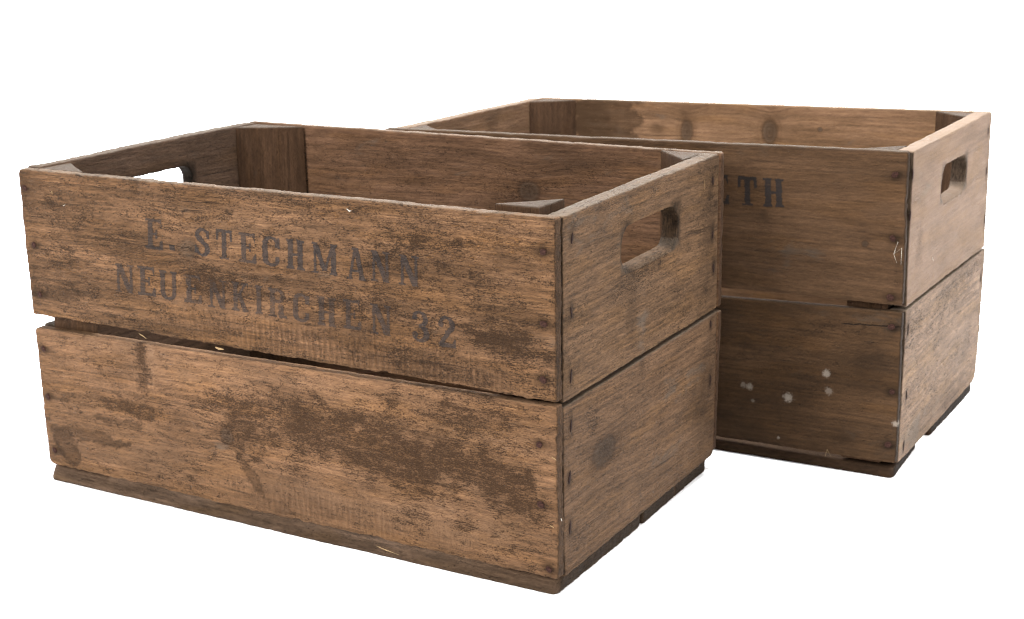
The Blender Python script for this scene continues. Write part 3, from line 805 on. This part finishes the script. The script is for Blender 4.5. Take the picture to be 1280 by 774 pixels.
# ------------------------------------------------------------------ stencil letters
def R_(x, y, x0, x1, y0, y1): return (x >= x0) & (x <= x1) & (y >= y0) & (y <= y1)
def seg(x, y, x0, y0, x1, y1, w):
    """slanted bar with horizontal width w from (x0,y0) to (x1,y1)"""
    t = (y - y0) / (y1 - y0); xc = x0 + (x1 - x0) * t
    return (t >= 0) & (t <= 1) & (np.abs(x - xc) <= w / 2)
def ell(x, y, cx, cy, rx, ry): return ((x - cx) / rx) ** 2 + ((y - cy) / ry) ** 2 <= 1
def serif(x, y, x0, x1, top=True):
    d = (1 - y) if top else y
    return (d >= 0) & (d <= .085) & (x >= x0 + d * .35) & (x <= x1 - d * .35)
def glyph(ch, x, y):
    """x, y in 0..1 (x scaled to letter width)"""
    S = lambda a_, b_: R_(x, y, a_, b_, 0, 1)
    if ch == 'E':
        return (R_(x, y, .16, .42, 0, 1) | R_(x, y, .02, .9, .90, 1) | R_(x, y, .02, .94, 0, .105)
                | R_(x, y, .3, .66, .47, .55) | R_(x, y, .58, .68, .36, .66)
                | ((x > .9 - (y - .68) * .35) & (x <= .92) & (y > .70)) | ((x > .88 - (.34 - y) * .5) & (x <= .98) & (y < .32) & (y >= 0)))
    if ch == '.': return R_(x, y, .05, .95, .05, .95)
    if ch == 'T':
        return (R_(x, y, .36, .64, .03, 1) | R_(x, y, .04, .96, .89, 1) | R_(x, y, .22, .78, 0, .06)
                | ((x >= .02) & (x <= .17 - (.9 - y) * .1) & (y > .62) & (y < 1)) | ((x <= .98) & (x >= .83 + (.9 - y) * .1) & (y > .62) & (y < 1)))
    if ch == 'H':
        return (R_(x, y, .1, .38, 0, 1) | R_(x, y, .62, .9, 0, 1) | R_(x, y, .3, .7, .455, .54)
                | serif(x, y, .0, .43) | serif(x, y, .57, 1) | serif(x, y, .0, .43, False) | serif(x, y, .57, 1, False))
    if ch == 'I': return R_(x, y, .18, .82, 0, 1) | R_(x, y, .02, .98, .93, 1) | R_(x, y, .02, .98, 0, .07)
    if ch == 'N':
        return (R_(x, y, .1, .24, 0, 1) | R_(x, y, .78, .92, 0, 1) | seg(x, y, .2, 1, .82, 0, .3)
                | R_(x, y, 0, .3, .93, 1) | R_(x, y, .64, 1, .93, 1) | R_(x, y, 0, .36, 0, .06))
    if ch == 'M':
        return (R_(x, y, .07, .17, 0, 1) | R_(x, y, .74, .95, 0, 1) | (seg(x, y, .13, 1, .5, .1, .2) )
                | seg(x, y, .84, 1, .5, .1, .11) | R_(x, y, 0, .2, .93, 1) | R_(x, y, .72, 1, .93, 1) | R_(x, y, 0, .24, 0, .06) | R_(x, y, .68, 1, 0, .06))
    if ch == 'A':
        return (seg(x, y, .47, 1, .16, 0, .13) | seg(x, y, .5, 1, .83, 0, .26) | R_(x, y, .28, .72, .24, .32)
                | R_(x, y, 0, .32, 0, .07) | R_(x, y, .64, 1, 0, .07) | R_(x, y, .3, .62, .92, 1))
    if ch == 'U':
        o = (R_(x, y, .06, .94, .28, 1) | ell(x, y, .5, .28, .44, .28)) & ~(R_(x, y, .32, .72, .26, 1.1) | ell(x, y, .52, .27, .2, .17))
        return o | R_(x, y, 0, .42, .93, 1) | R_(x, y, .62, 1, .93, 1)
    if ch == 'C':
        o = (R_(x, y, .03, .95, .27, .73) | ell(x, y, .49, .73, .46, .27) | ell(x, y, .49, .27, .46, .27))
        i_ = (R_(x, y, .32, .72, .27, .73) | ell(x, y, .52, .73, .2, .17) | ell(x, y, .52, .27, .2, .17))
        return (o & ~i_ & ~R_(x, y, .6, 1, .34, .64)) | R_(x, y, .84, .96, .62, .96)
    if ch == 'S':
        dtop = np.hypot((x - .47) / .40, (y - .74) / .26); dbot = np.hypot((x - .51) / .44, (y - .27) / .27)
        top = (dtop <= 1) & (np.hypot((x - .52) / .2, (y - .74) / .16) > 1)
        bot = (dbot <= 1) & (np.hypot((x - .46) / .2, (y - .27) / .17) > 1)
        top &= ~((x > .58) & (y < .70)); bot &= ~((x < .42) & (y > .30))
        sp = seg(x, y, .25, .72, .78, .33, .3)
        return top | bot | sp | R_(x, y, .78, .9, .64, .92) | R_(x, y, .04, .16, .1, .38)
    if ch == 'K':
        return (R_(x, y, .1, .36, 0, 1) | seg(x, y, .36, .44, .86, 1, .15) | seg(x, y, .46, .6, .84, 0, .27)
                | serif(x, y, 0, .46) | R_(x, y, .6, 1, .93, 1) | serif(x, y, 0, .46, False) | R_(x, y, .64, 1, 0, .07))
    if ch == 'R':
        bowl = ((x >= .36) & (((x - .5) / .4) ** 2 + ((y - .75) / .25) ** 2 <= 1)) & ~(((x - .5) / .16) ** 2 + ((y - .75) / .15) ** 2 <= 1)
        return (R_(x, y, .1, .36, 0, 1) | R_(x, y, .3, .5, .9, 1) | R_(x, y, .3, .5, .5, .6) | bowl | R_(x, y, .55, .82, .06, .5)
                | serif(x, y, 0, .46) | serif(x, y, 0, .46, False) | R_(x, y, .56, 1, 0, .1))
    if ch == '3':
        t = (np.hypot((x - .45) / .43, (y - .74) / .26) <= 1) & (np.hypot((x - .42) / .2, (y - .75) / .16) > 1)
        b_ = (np.hypot((x - .47) / .47, (y - .28) / .28) <= 1) & (np.hypot((x - .42) / .2, (y - .28) / .18) > 1)
        t &= ~((x < .4) & (y < .72)); b_ &= ~((x < .36) & (y > .26))
        return t | b_ | ell(x, y, .17, .78, .14, .08) | ell(x, y, .17, .24, .15, .09)
    if ch == '2':
        t = (np.hypot((x - .48) / .44, (y - .72) / .28) <= 1) & (np.hypot((x - .43) / .2, (y - .72) / .18) > 1)
        t &= ~((x < .4) & (y < .70))
        return t | ell(x, y, .17, .72, .15, .1) | (seg(x, y, .76, .66, .16, .1, .27)) | R_(x, y, .06, .94, 0, .15) | R_(x, y, .84, .96, 0, .28)
    return x < -1

def letter(ch, bl, br, tr, tl, parent, info, mat, wear, seed, label=None):
    """bl.. are (a, b) corners of the letter box on the board; a sheet of ink 0.15 mm proud of the wood"""
    bl, br, tr, tl = map(np.array, (bl, br, tr, tl))
    w = np.linalg.norm(br - bl); h = np.linalg.norm(tl - bl); st = .00036
    nx, ny = int(w / st) + 3, int(h / st) + 3
    gx = (np.arange(nx + 1) - 1) / (nx - 2); gy = (np.arange(ny + 1) - 1) / (ny - 2)
    GX, GY = np.meshgrid(gx, gy, indexing='ij')
    cx = (GX[:-1, :-1] + GX[1:, 1:]) / 2; cy = (GY[:-1, :-1] + GY[1:, 1:]) / 2
    jx = fbm(cx * 9, cy * 22, seed, 4) * .09; jy = fbm(cx * 9 + 31, cy * 22, seed + 2, 4) * .045
    m = glyph(ch, cx + jx, cy + jy)
    P = (bl[None, None] * ((1 - GX) * (1 - GY))[..., None] + br[None, None] * (GX * (1 - GY))[..., None]
         + tr[None, None] * (GX * GY)[..., None] + tl[None, None] * ((1 - GX) * GY)[..., None])
    idx = np.arange((nx + 1) * (ny + 1)).reshape(nx + 1, ny + 1)
    F = np.stack([idx[:-1, :-1], idx[1:, :-1], idx[1:, 1:], idx[:-1, 1:]], -1)[m]
    used = np.unique(F); mp = -np.ones(idx.size, int); mp[used] = np.arange(len(used)); F = mp[F]
    a, b = P.reshape(-1, 2)[used].T
    dw = info['dw'](a, b) - .00015
    c = P.reshape(-1, 2).mean(0); cc = info['place'](np.array([c[0]]), np.array([c[1]]), np.array([0.]))[0]
    X = info['place'](a, b, dw) - cc
    me = bpy.data.meshes.new('letter'); me.from_pydata(X.tolist(), [], F.tolist())
    put_attrs(me, a, b, 0 * a, info['feats'], info['seed'])
    at = me.attributes.new('wear', 'FLOAT', 'POINT')
    at.data.foreach_set('value', (wear + .03 + .38 * fbm(a * 120, b * 160, seed + 8, 3)).astype(np.float32))
    smooth(me)
    mk_obj('letter', me, mat, parent, tuple(cc), label)

# ------------------------------------------------------------------ materials
G = 0.42
M = {}
M['rust'] = simple('rusted_nail_head', (.018, .008, .006), .9, 0)
M['rust_dark'] = simple('rusted_sunk_nail', (.010, .005, .004), .9, 0)
M['straw'] = simple('pale_splinter', (.17, .115, .06), .8)
M['lint'] = simple('white_lint', (.26, .24, .21), .9)
def W(key, **kw):
    M[key] = wood(key, srgb(*kw.pop('c')), **kw)

W('FU1', c=(167, 126, 91), gain=0.141, seed=1.3, dirt0=.28, flake0=.3, fibre=.55, var=.7, ring=.12)
W('FL1', c=(174, 132, 97), gain=0.155, seed=4.1, dirt0=.16, flake0=.15, fibre=.5, var=.6, ring=.08)
W('EU1', c=(124, 96, 71), gain=0.223, seed=7.7, dirt0=.25, flake0=.15, fibre=.55, var=.35, ring=.1, patch=.65, bump=.7)
W('EL1', c=(122, 94, 70), gain=0.225, seed=9.2, dirt0=.2, flake0=.1, fibre=.5, var=.35, ring=.1, patch=.6, bump=.7)
W('FU2', c=(122, 92, 66), gain=0.155, seed=12.4, dirt0=-.2, flake0=.05, fibre=.4, var=.5, ring=.2, patch=.4, bump=.5)
W('FL2', c=(104, 77, 52), gain=0.163, seed=15.1, dirt0=.0, flake0=.0, fibre=.4, var=.6, ring=.1, spots=[(-0.1365, 0.0656, 0.0028, 0.36), (-0.1305, 0.0647, 0.0032, 0.61), (-0.0953, 0.0599, 0.0045, 0.72), (-0.0621, 0.086, 0.0035, 0.72), (-0.0595, 0.0708, 0.0035, 0.4), (-0.1273, 0.0523, 0.0018, 0.36), (-0.1029, 0.0222, 0.0014, 0.58), (-0.0017, 0.0504, 0.0028, 0.72)], crack=[(-0.0521, 0.1314, 0.0022, 0.1337, 0.0008)], patch=.8, bump=.5)
W('EU2', c=(165, 138, 117), gain=0.185, seed=18.3, coarse=.7, dirt0=-.25, flake0=.1, fibre=.22, var=.45, ring=.05, patch=.35, bump=.35)
W('EL2', c=(168, 141, 119), gain=0.192, seed=21.9, coarse=.6, dirt0=.15, flake0=.15, fibre=.45, var=.35, ring=.06, patch=.9, bump=.6)
W('IN1', c=(122, 92, 70), gain=0.296, seed=24.4, dirt0=.05, flake0=.1, fibre=.5, var=.6, ring=.15, patch=.7, bump=.7)
W('IL1', c=(100, 78, 62), gain=0.264, seed=27.4, dirt0=.1, flake0=.1, fibre=.4, var=.5, ring=.1, patch=.4)
W('IN2', c=(136, 105, 79), gain=0.353, seed=31.4, dirt0=-.2, flake0=.1, fibre=.35, var=.6, ring=.15, patch=.4, bump=.4)
W('IL2', c=(130, 100, 76), gain=0.300, seed=37.4, dirt0=0, flake0=.1, fibre=.4, var=.6, ring=.15, patch=.5)
W('SL1', c=(112, 90, 72), gain=0.239, seed=41.4, dirt0=.1, flake0=.1, fibre=.45, var=.6, ring=.1, patch=.6)
W('SL2', c=(90, 68, 50), gain=0.183, seed=45.4, dirt0=.1, flake0=.1, fibre=.4, var=.6, ring=.1, patch=.6)
W('PO', c=(136, 102, 76), gain=0.120, seed=51.4, dirt0=0, flake0=.15, fibre=.4, var=.5, ring=.12, patch=.4)
M['INK1'] = wood('stencilled_front_wood', srgb(167, 126, 91), gain=0.141, seed=1.3, dirt0=.28, flake0=.3, fibre=.55, var=.7, ring=.12, ink=(.014, .0115, .011, .98))
M['INK2'] = wood('stencilled_rear_wood', srgb(122, 92, 66), gain=0.155, patch=.4, bump=.5, seed=12.4, dirt0=-.2, flake0=.05, fibre=.4, var=.5, ring=.2, ink=(.007, .006, .006, 1.05))


# ------------------------------------------------------------------ crates
def crate(name, label, loc, rot, spec):
    root = bpy.data.objects.new(name, None); C.objects.link(root)
    root.empty_display_size = .1
    root.location = loc; root.rotation_euler = (0, 0, rot)
    root['label'] = label; root['category'] = 'crate'; root['group'] = 'old wooden fruit crates'
    L, Wd = spec['L'], spec['W']
    pF = lambda a, b, w: np.column_stack([a, w, b])
    pB = lambda a, b, w: np.column_stack([a, Wd - w, b])
    pR = lambda a, b, w: np.column_stack([-w, a, b])
    pL = lambda a, b, w: np.column_stack([-L + w, a, b])
    pS = lambda a, b, w: np.column_stack([a, b, w])
    places = dict(F=pF, B=pB, R=pR, L=pL, S=pS)
    out = {}
    for bd in spec['boards']:
        o, info = board(bd['name'], places[bd['pl']], bd['quad'], bd['T'], M[bd['mat']], root, FEAT.get(bd['key'], ()), bd['seed'],
                        **bd.get('kw', {}))
        out[bd['key']] = (o, info)
        for i, (a, b, kind) in enumerate(NAILS.get(bd['key'], ())):
            nail(o, info, a, b, kind, bd['seed'] * 31 + i)
    for i, (c, sx, sy, lx, ly, z0, z1) in enumerate(spec['posts']):
        post('corner_post', c, sx, sy, lx, ly, z0, z1, M[spec['postmat']], root, spec['seed'] + i * 5)
    return root, out

def B(key, name, pl, quad, T, mat, seed, **kw): return dict(key=key, name=name, pl=pl, quad=quad, T=T, mat=mat, seed=seed, kw=kw)
near = dict(L=.5, W=.2928, seed=100, postmat='PO', boards=[
    B('FU1', 'side_board', 'F', [(-.5003, .1496), (0, .1444), (.0003, .2710), (-.5008, .2724)], .0085, 'FU1', 11, R=(.002, .0015, .003, .005), rag=(.9, .5, .7, .5)),
    B('FL1', 'side_board', 'F', [(-.4993, .0165), (0, .0150), (.0004, .1414), (-.5001, .1380)], .0085, 'FL1', 12, R=(.006, .002, .002, .004), rag=(.9, .25, .5, .6), top=.25),
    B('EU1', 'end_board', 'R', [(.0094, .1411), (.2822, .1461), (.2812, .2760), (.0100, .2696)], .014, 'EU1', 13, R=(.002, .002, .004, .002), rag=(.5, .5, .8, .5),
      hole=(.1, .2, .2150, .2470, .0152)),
    B('EL1', 'end_board', 'R', [(.0098, .0128), (.2790, .0176), (.2822, .1432), (.0098, .1378)], .014, 'EL1', 14, R=(.002, .006, .002, .002), rag=(.4, .4, .8, .5)),
    B('BU1', 'side_board', 'B', [(-.4985, .1480), (-.0005, .1454), (.0, .2754), (-.4976, .2791)], .0065, 'IN1', 15, R=(.002, .002, .003, .003)),
    B('BL1', 'side_board', 'B', [(-.4985, .0160), (-.003, .0174), (0, .1425), (-.4985, .1405)], .0065, 'IN1', 16, step=.003),
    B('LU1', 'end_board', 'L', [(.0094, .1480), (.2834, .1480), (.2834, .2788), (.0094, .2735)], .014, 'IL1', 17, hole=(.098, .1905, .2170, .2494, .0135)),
    B('LL1', 'end_board', 'L', [(.0094, .0140), (.2834, .0150), (.2834, .1400), (.0094, .1385)], .014, 'IL1', 18, step=.003),
    B('SA1', 'bottom_slat', 'S', [(-.5035, .0005), (-.0030, .0030), (-.0045, .1490), (-.4960, .1480)], .0135, 'SL1', 19, r=.003, chamfer=.010, R=(.010, .008, .010, .006), rag=(.5, .4, .8, .5)),
    B('SB1', 'bottom_slat', 'S', [(-.4950, .1495), (-.0050, .1495), (-.0065, .2135), (-.4950, .2135)], .0125, 'SL1', 20, r=.002, step=.003, R=(.002, .002, .002, .002), rag=(.4, .4, .6, .3)),
    B('SC1', 'bottom_slat', 'S', [(-.4950, .2142), (-.0065, .2142), (-.0090, .2915), (-.4950, .2900)], .0125, 'SL1', 21, r=.002, step=.003, R=(.003, .003, .012, .003), rag=(.4, .4, .6, .4)),
  ], posts=[((-.0165, .0090), -1, 1, .034, .036, .0130, .2752), ((-.0150, .2835), -1, -1, .038, .040, .0130, .2752),
            ((-.4855, .2835), 1, -1, .058, .030, .0130, .2770), ((-.4855, .0090), 1, 1, .050, .034, .0130, .2722)])
far = dict(L=.5038, W=.291, seed=200, postmat='PO', boards=[
    B('FU2', 'side_board', 'F', [(-.5060, .1490), (-.0010, .1518), (-.0023, .2785), (-.5098, .2729)], .007, 'FU2', 31, R=(.002, .002, .002, .004), rag=(.4, .3, .5, .6)),
    B('FL2', 'side_board', 'F', [(-.5040, .0105), (.0000, .0155), (-.0005, .1468), (-.5040, .1330)], .007, 'FL2', 32, top=.4, R=(.002, .002, .002, .002), rag=(.4, .25, .5, .4)),
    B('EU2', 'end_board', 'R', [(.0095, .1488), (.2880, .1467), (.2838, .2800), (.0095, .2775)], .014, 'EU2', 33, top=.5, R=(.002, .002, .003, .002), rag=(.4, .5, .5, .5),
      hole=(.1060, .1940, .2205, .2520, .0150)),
    B('EL2', 'end_board', 'R', [(.0095, .0125), (.2850, .0115), (.2945, .1441), (.0095, .1458)], .014, 'EL2', 34, R=(.002, .012, .002, .002), rag=(.4, .4, .5, .5)),
    B('BU2', 'side_board', 'B', [(-.5000, .1480), (-.0020, .1490), (-.0010, .2792), (-.4985, .2744)], .007, 'IN2', 35, rag=(.4, .2, .4, .4)),
    B('BL2', 'side_board', 'B', [(-.5000, .0130), (-.0050, .0130), (-.0020, .1440), (-.5000, .1430)], .007, 'IN2', 36, step=.003),
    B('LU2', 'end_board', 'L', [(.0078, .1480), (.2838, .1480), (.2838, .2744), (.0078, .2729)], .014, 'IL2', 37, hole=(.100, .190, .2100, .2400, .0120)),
    B('LL2', 'end_board', 'L', [(.0078, .0130), (.2838, .0130), (.2838, .1430), (.0078, .1420)], .014, 'IL2', 38, step=.003),
    B('SA2', 'bottom_slat', 'S', [(-.5000, .0020), (-.0020, .0040), (-.0060, .0914), (-.5000, .0900)], .0100, 'SL2', 39, r=.0025, R=(.003, .006, .008, .003), rag=(.6, .5, .5, .5)),
    B('SB2', 'bottom_slat', 'S', [(-.5000, .1263), (-.0028, .1263), (-.0020, .2850), (-.5000, .2850)], .0100, 'SL2', 40, r=.002, R=(.003, .004, .010, .003), rag=(.4, .4, .5, .4)),
  ], posts=[((-.0150, .0076), -1, 1, .034, .036, .0110, .2770), ((-.0150, .2836), -1, -1, .038, .036, .0110, .2778),
            ((-.4895, .2836), 1, -1, .040, .034, .0110, .2735), ((-.4895, .0076), 1, 1, .040, .034, .0110, .2722)])
root1, bd1 = crate('wooden_crate', 'weathered brown slatted crate in front, stencilled E. STECHMANN NEUENKIRCHEN 32 on its long side', (.02873, .93340, 0), -.52986, near)
root2, bd2 = crate('wooden_crate', 'darker crate standing behind, half hidden, with the letters TH and pale end boards', (.31904, 1.14874, 0), -.53112, far)
for key, pts, rad, mat in [
    ('FU1', [(-0.3796, 0.1468, -0.0005), (-0.3746, 0.1454, -0.001), (-0.3695, 0.1444, -0.003)], 0.00035, 'straw'),
    ('FU1', [(-0.2994, 0.1456, -0.0005), (-0.2946, 0.1452, -0.0015), (-0.2897, 0.1455, -0.002)], 0.0009, 'straw'),
    ('FU1', [(-0.1672, 0.2642, -0.0006), (-0.1645, 0.2627, -0.001), (-0.1631, 0.2634, -0.001)], 0.0005, 'lint'),
    ('FU1', [(-0.451, 0.2453, -0.0006), (-0.4482, 0.2465, -0.001)], 0.0005, 'lint'),
    ('FU1', [(-0.4643, 0.2549, -0.0005), (-0.4623, 0.2563, -0.001), (-0.4617, 0.2537, -0.001)], 0.0003, 'straw'),
    ('FU2', [(-0.0065, 0.205, -0.001), (-0.0092, 0.1948, -0.002), (-0.0027, 0.2007, -0.003), (-0.003, 0.1861, -0.002)], 0.0003, 'lint'),
    ('FU2', [(-0.0092, 0.1948, -0.002), (-0.0063, 0.1872, -0.002)], 0.00025, 'lint'),
    ('FL2', [(-0.0601, 0.0124, -0.001), (-0.0583, 0.0192, -0.002), (-0.0552, 0.0132, -0.001)], 0.0003, 'straw'),
    ('FL1', [(-0.0038, 0.1053, -0.0006), (-0.0001, 0.1036, -0.001)], 0.0006, 'straw'),
    ('FL1', [(-0.0057, 0.0547, -0.0006), (-0.0026, 0.0541, -0.0012)], 0.0005, 'straw'),
    ('FL1', [(-0.1535, 0.0099, -0.0015), (-0.1441, 0.0092, -0.003), (-0.1304, 0.0094, -0.006)], 0.0004, 'straw'),
    ('EU1', [(0.2499, 0.2581, -0.0004), (0.2485, 0.2505, -0.001)], 0.0004, 'straw'),
    ('EL1', [(0.0034, 0.0598, -0.001), (0.0046, 0.0576, -0.001)], 0.0008, 'lint'),
    ('EU2', [(0.0851, 0.1757, -0.0004), (0.0886, 0.1715, -0.0006)], 0.0004, 'lint'),
]:
    o_, in_ = {**bd1, **bd2}[key]
    fibre_strand(o_, in_, pts, rad, M[mat], 'lint_thread' if mat == 'lint' else 'splinter')
for i, (ch, bl, br, tr, tl, wear) in enumerate([
    ('E', (-0.3653, 0.2181), (-0.3462, 0.2177), (-0.3444, 0.2418), (-0.3633, 0.2424), 0.25),
    ('.', (-0.3399, 0.2184), (-0.3337, 0.2183), (-0.3339, 0.2233), (-0.3401, 0.2235), 0.2),
    ('S', (-0.3146, 0.217), (-0.2978, 0.2166), (-0.2965, 0.2388), (-0.3131, 0.2392), 0.0),
    ('T', (-0.2928, 0.2168), (-0.2766, 0.2165), (-0.2753, 0.2393), (-0.2914, 0.2398), 0.05),
    ('E', (-0.2707, 0.2161), (-0.2533, 0.2158), (-0.2522, 0.2385), (-0.2694, 0.239), 0.15),
    ('C', (-0.2482, 0.2155), (-0.2306, 0.2151), (-0.2296, 0.2382), (-0.247, 0.2387), 0.0),
    ('H', (-0.2255, 0.2154), (-0.2083, 0.215), (-0.2074, 0.2374), (-0.2245, 0.2379), 0.02),
    ('M', (-0.2015, 0.2146), (-0.1788, 0.2141), (-0.178, 0.2369), (-0.2006, 0.2376), 0.0),
    ('A', (-0.1709, 0.213), (-0.1537, 0.2127), (-0.153, 0.2362), (-0.1701, 0.2367), 0.12),
    ('N', (-0.1494, 0.2138), (-0.1325, 0.2135), (-0.1321, 0.2355), (-0.1488, 0.2361), 0.25),
    ('N', (-0.125, 0.2135), (-0.1078, 0.2131), (-0.1075, 0.2349), (-0.1245, 0.2354), 0.22),
    ('N', (-0.4014, 0.1794), (-0.3812, 0.1792), (-0.3793, 0.2026), (-0.3994, 0.203), 0.35),
    ('E', (-0.3775, 0.1793), (-0.3578, 0.1791), (-0.3559, 0.2028), (-0.3756, 0.2033), 0.27),
    ('U', (-0.3542, 0.1782), (-0.3356, 0.178), (-0.3339, 0.2016), (-0.3524, 0.202), 0.27),
    ('E', (-0.3291, 0.1787), (-0.3101, 0.1785), (-0.3087, 0.2008), (-0.3275, 0.2012), 0.4),
    ('N', (-0.304, 0.1773), (-0.2858, 0.1771), (-0.2845, 0.1995), (-0.3026, 0.1999), 0.4),
    ('K', (-0.2806, 0.1774), (-0.2644, 0.1772), (-0.2632, 0.1997), (-0.2793, 0.2001), 0.4),
    ('I', (-0.2577, 0.1772), (-0.2504, 0.1771), (-0.2493, 0.1995), (-0.2565, 0.1996), 0.4),
    ('R', (-0.2452, 0.1767), (-0.2275, 0.1765), (-0.2265, 0.1987), (-0.2441, 0.1991), 0.4),
    ('C', (-0.2222, 0.1757), (-0.2056, 0.1755), (-0.2048, 0.1975), (-0.2213, 0.1978), 0.4),
    ('H', (-0.1996, 0.1753), (-0.1818, 0.1751), (-0.1811, 0.1971), (-0.1988, 0.1975), 0.4),
    ('E', (-0.1759, 0.1757), (-0.1593, 0.1755), (-0.1587, 0.1976), (-0.1752, 0.1979), 0.4),
    ('N', (-0.1514, 0.1747), (-0.133, 0.1745), (-0.1325, 0.1966), (-0.1508, 0.197), 0.4),
    ('3', (-0.1156, 0.1732), (-0.0999, 0.173), (-0.0995, 0.196), (-0.1152, 0.1963), 0.17),
    ('2', (-0.0937, 0.1724), (-0.0783, 0.1722), (-0.0781, 0.1947), (-0.0935, 0.195), 0.22),
]):
    letter(ch, bl, br, tr, tl, bd1['FU1'][0], bd1['FU1'][1], M['INK1'], wear, 300 + i * 7)
for i, (ch, bl, br, tr, tl, wear) in enumerate([
    ('E', (-0.1692, 0.2244), (-0.1524, 0.2248), (-0.1535, 0.2492), (-0.1702, 0.249), 0.1),
    ('T', (-0.1448, 0.2249), (-0.1273, 0.2252), (-0.1285, 0.2496), (-0.1459, 0.2494), 0.1),
    ('H', (-0.1221, 0.2252), (-0.1035, 0.2256), (-0.1048, 0.2496), (-0.1233, 0.2494), 0.12),
]):
    letter(ch, bl, br, tr, tl, bd2['FU2'][0], bd2['FU2'][1], M['INK2'], wear, 500 + i * 7)


# ------------------------------------------------------------------ white studio sweep
def sweep():
    prof = [(-6, 0), (2.4, 0)]
    for i in range(1, 17):
        t = i / 16 * math.pi / 2; prof.append((2.4 + 1.2 * math.sin(t), 1.2 - 1.2 * math.cos(t)))
    prof += [(3.6, 5.0)]
    vs, fs = [], []
    for x in (-9, 9):
        for y, z in prof: vs.append((x, y, z))
    n = len(prof)
    for i in range(n - 1): fs.append((i, i + n, i + n + 1, i + 1))
    me = bpy.data.meshes.new('backdrop'); me.from_pydata(vs, [], fs)
    smooth(me)
    T = NT('white_seamless_paper'); P = T.n('ShaderNodeBsdfPrincipled'); tc = T.n('ShaderNodeTexCoord')
    nz = T.noise(tc.outputs['Object'], (300, 300, 300), 3)
    T.set(P.inputs['Base Color'], T.mix(nz, (.88, .88, .88), (.92, .92, .92))); P.inputs['Roughness'].default_value = .95
    P.inputs['Specular IOR Level'].default_value = .1
    O = T.n('ShaderNodeOutputMaterial'); T.set(O.inputs[0], P.outputs[0])
    o = mk_obj('backdrop', me, T.m, None); o['kind'] = 'structure'; o['label'] = 'white seamless paper sweep under and behind the crates'
sweep()

# ------------------------------------------------------------------ light
w = bpy.data.worlds.new('World'); scene.world = w; w.use_nodes = True
bg = w.node_tree.nodes['Background']; bg.inputs[0].default_value = (1.0, 1.0, 1.0, 1); bg.inputs[1].default_value = 0.5
def softbox(name, loc, target, size, power, col=(1, 1, 1), sizey=None):
    l = bpy.data.lights.new(name, 'AREA'); l.energy = power; l.color = col; l.shape = 'RECTANGLE'; l.size = size; l.size_y = sizey or size
    o = bpy.data.objects.new(name, l); C.objects.link(o); o.location = loc
    o.rotation_euler = (Vector(target) - Vector(loc)).to_track_quat('-Z', 'Y').to_euler()

softbox('key_softbox', (-1.55, -.45, 1.35), (0, 1.1, .12), .7, 128, (1, .985, .96))
softbox('right_fill_light', (2.4, .5, 1.2), (.3, 1.2, .1), 1.0, 70, (1, .985, .96))  # unseen fill, added to wash out floor shadow and lift the crate ends
softbox('top_fill_light', (.3, 1.6, 2.3), (.2, 1.5, 0), 2.2, 290)  # unseen overhead light, added to overexpose the floor to white
softbox('backdrop_softbox', (0, 1.6, 2.6), (0, 3.4, 1.2), 2.0, 200)


DENOISE = True
# ------------------------------------------------------------------ camera
f_px, pitch, roll, hcam = 1817.79, -.24889, .01829, .44698
cam = bpy.data.cameras.new('camera'); co = bpy.data.objects.new('camera', cam); C.objects.link(co)
cam.sensor_width = 36; cam.lens = f_px / 1280 * 36; cam.clip_start = .01; cam.clip_end = 100
c_, s_ = math.cos(pitch), math.sin(pitch); cr, sr = math.cos(roll), math.sin(roll)
fw = Vector((0, c_, s_)); up0 = Vector((0, -s_, c_)); rx = Vector((1, 0, 0))
right = rx * cr - up0 * sr; up = rx * sr + up0 * cr
co.matrix_world = Matrix(((right.x, up.x, -fw.x, 0), (right.y, up.y, -fw.y, 0), (right.z, up.z, -fw.z, hcam), (0, 0, 0, 1)))
cam.dof.use_dof = True; cam.dof.focus_distance = 1.02; cam.dof.aperture_fstop = 16
scene.camera = co
scene.view_settings.view_transform = 'Standard'; scene.view_settings.look = 'None'
scene.view_settings.exposure = .3; scene.view_settings.gamma = 1
scene.cycles.max_bounces = 6; scene.cycles.diffuse_bounces = 4
scene.cycles.use_denoising = DENOISE
scene.cycles.denoiser = 'OPENIMAGEDENOISE'; scene.cycles.denoising_input_passes = 'RGB_ALBEDO_NORMAL'; scene.cycles.denoising_prefilter = 'FAST'
scene.cycles.pixel_filter_type = 'BLACKMAN_HARRIS'; scene.cycles.filter_width = 1.2
scene.cycles.use_adaptive_sampling = False
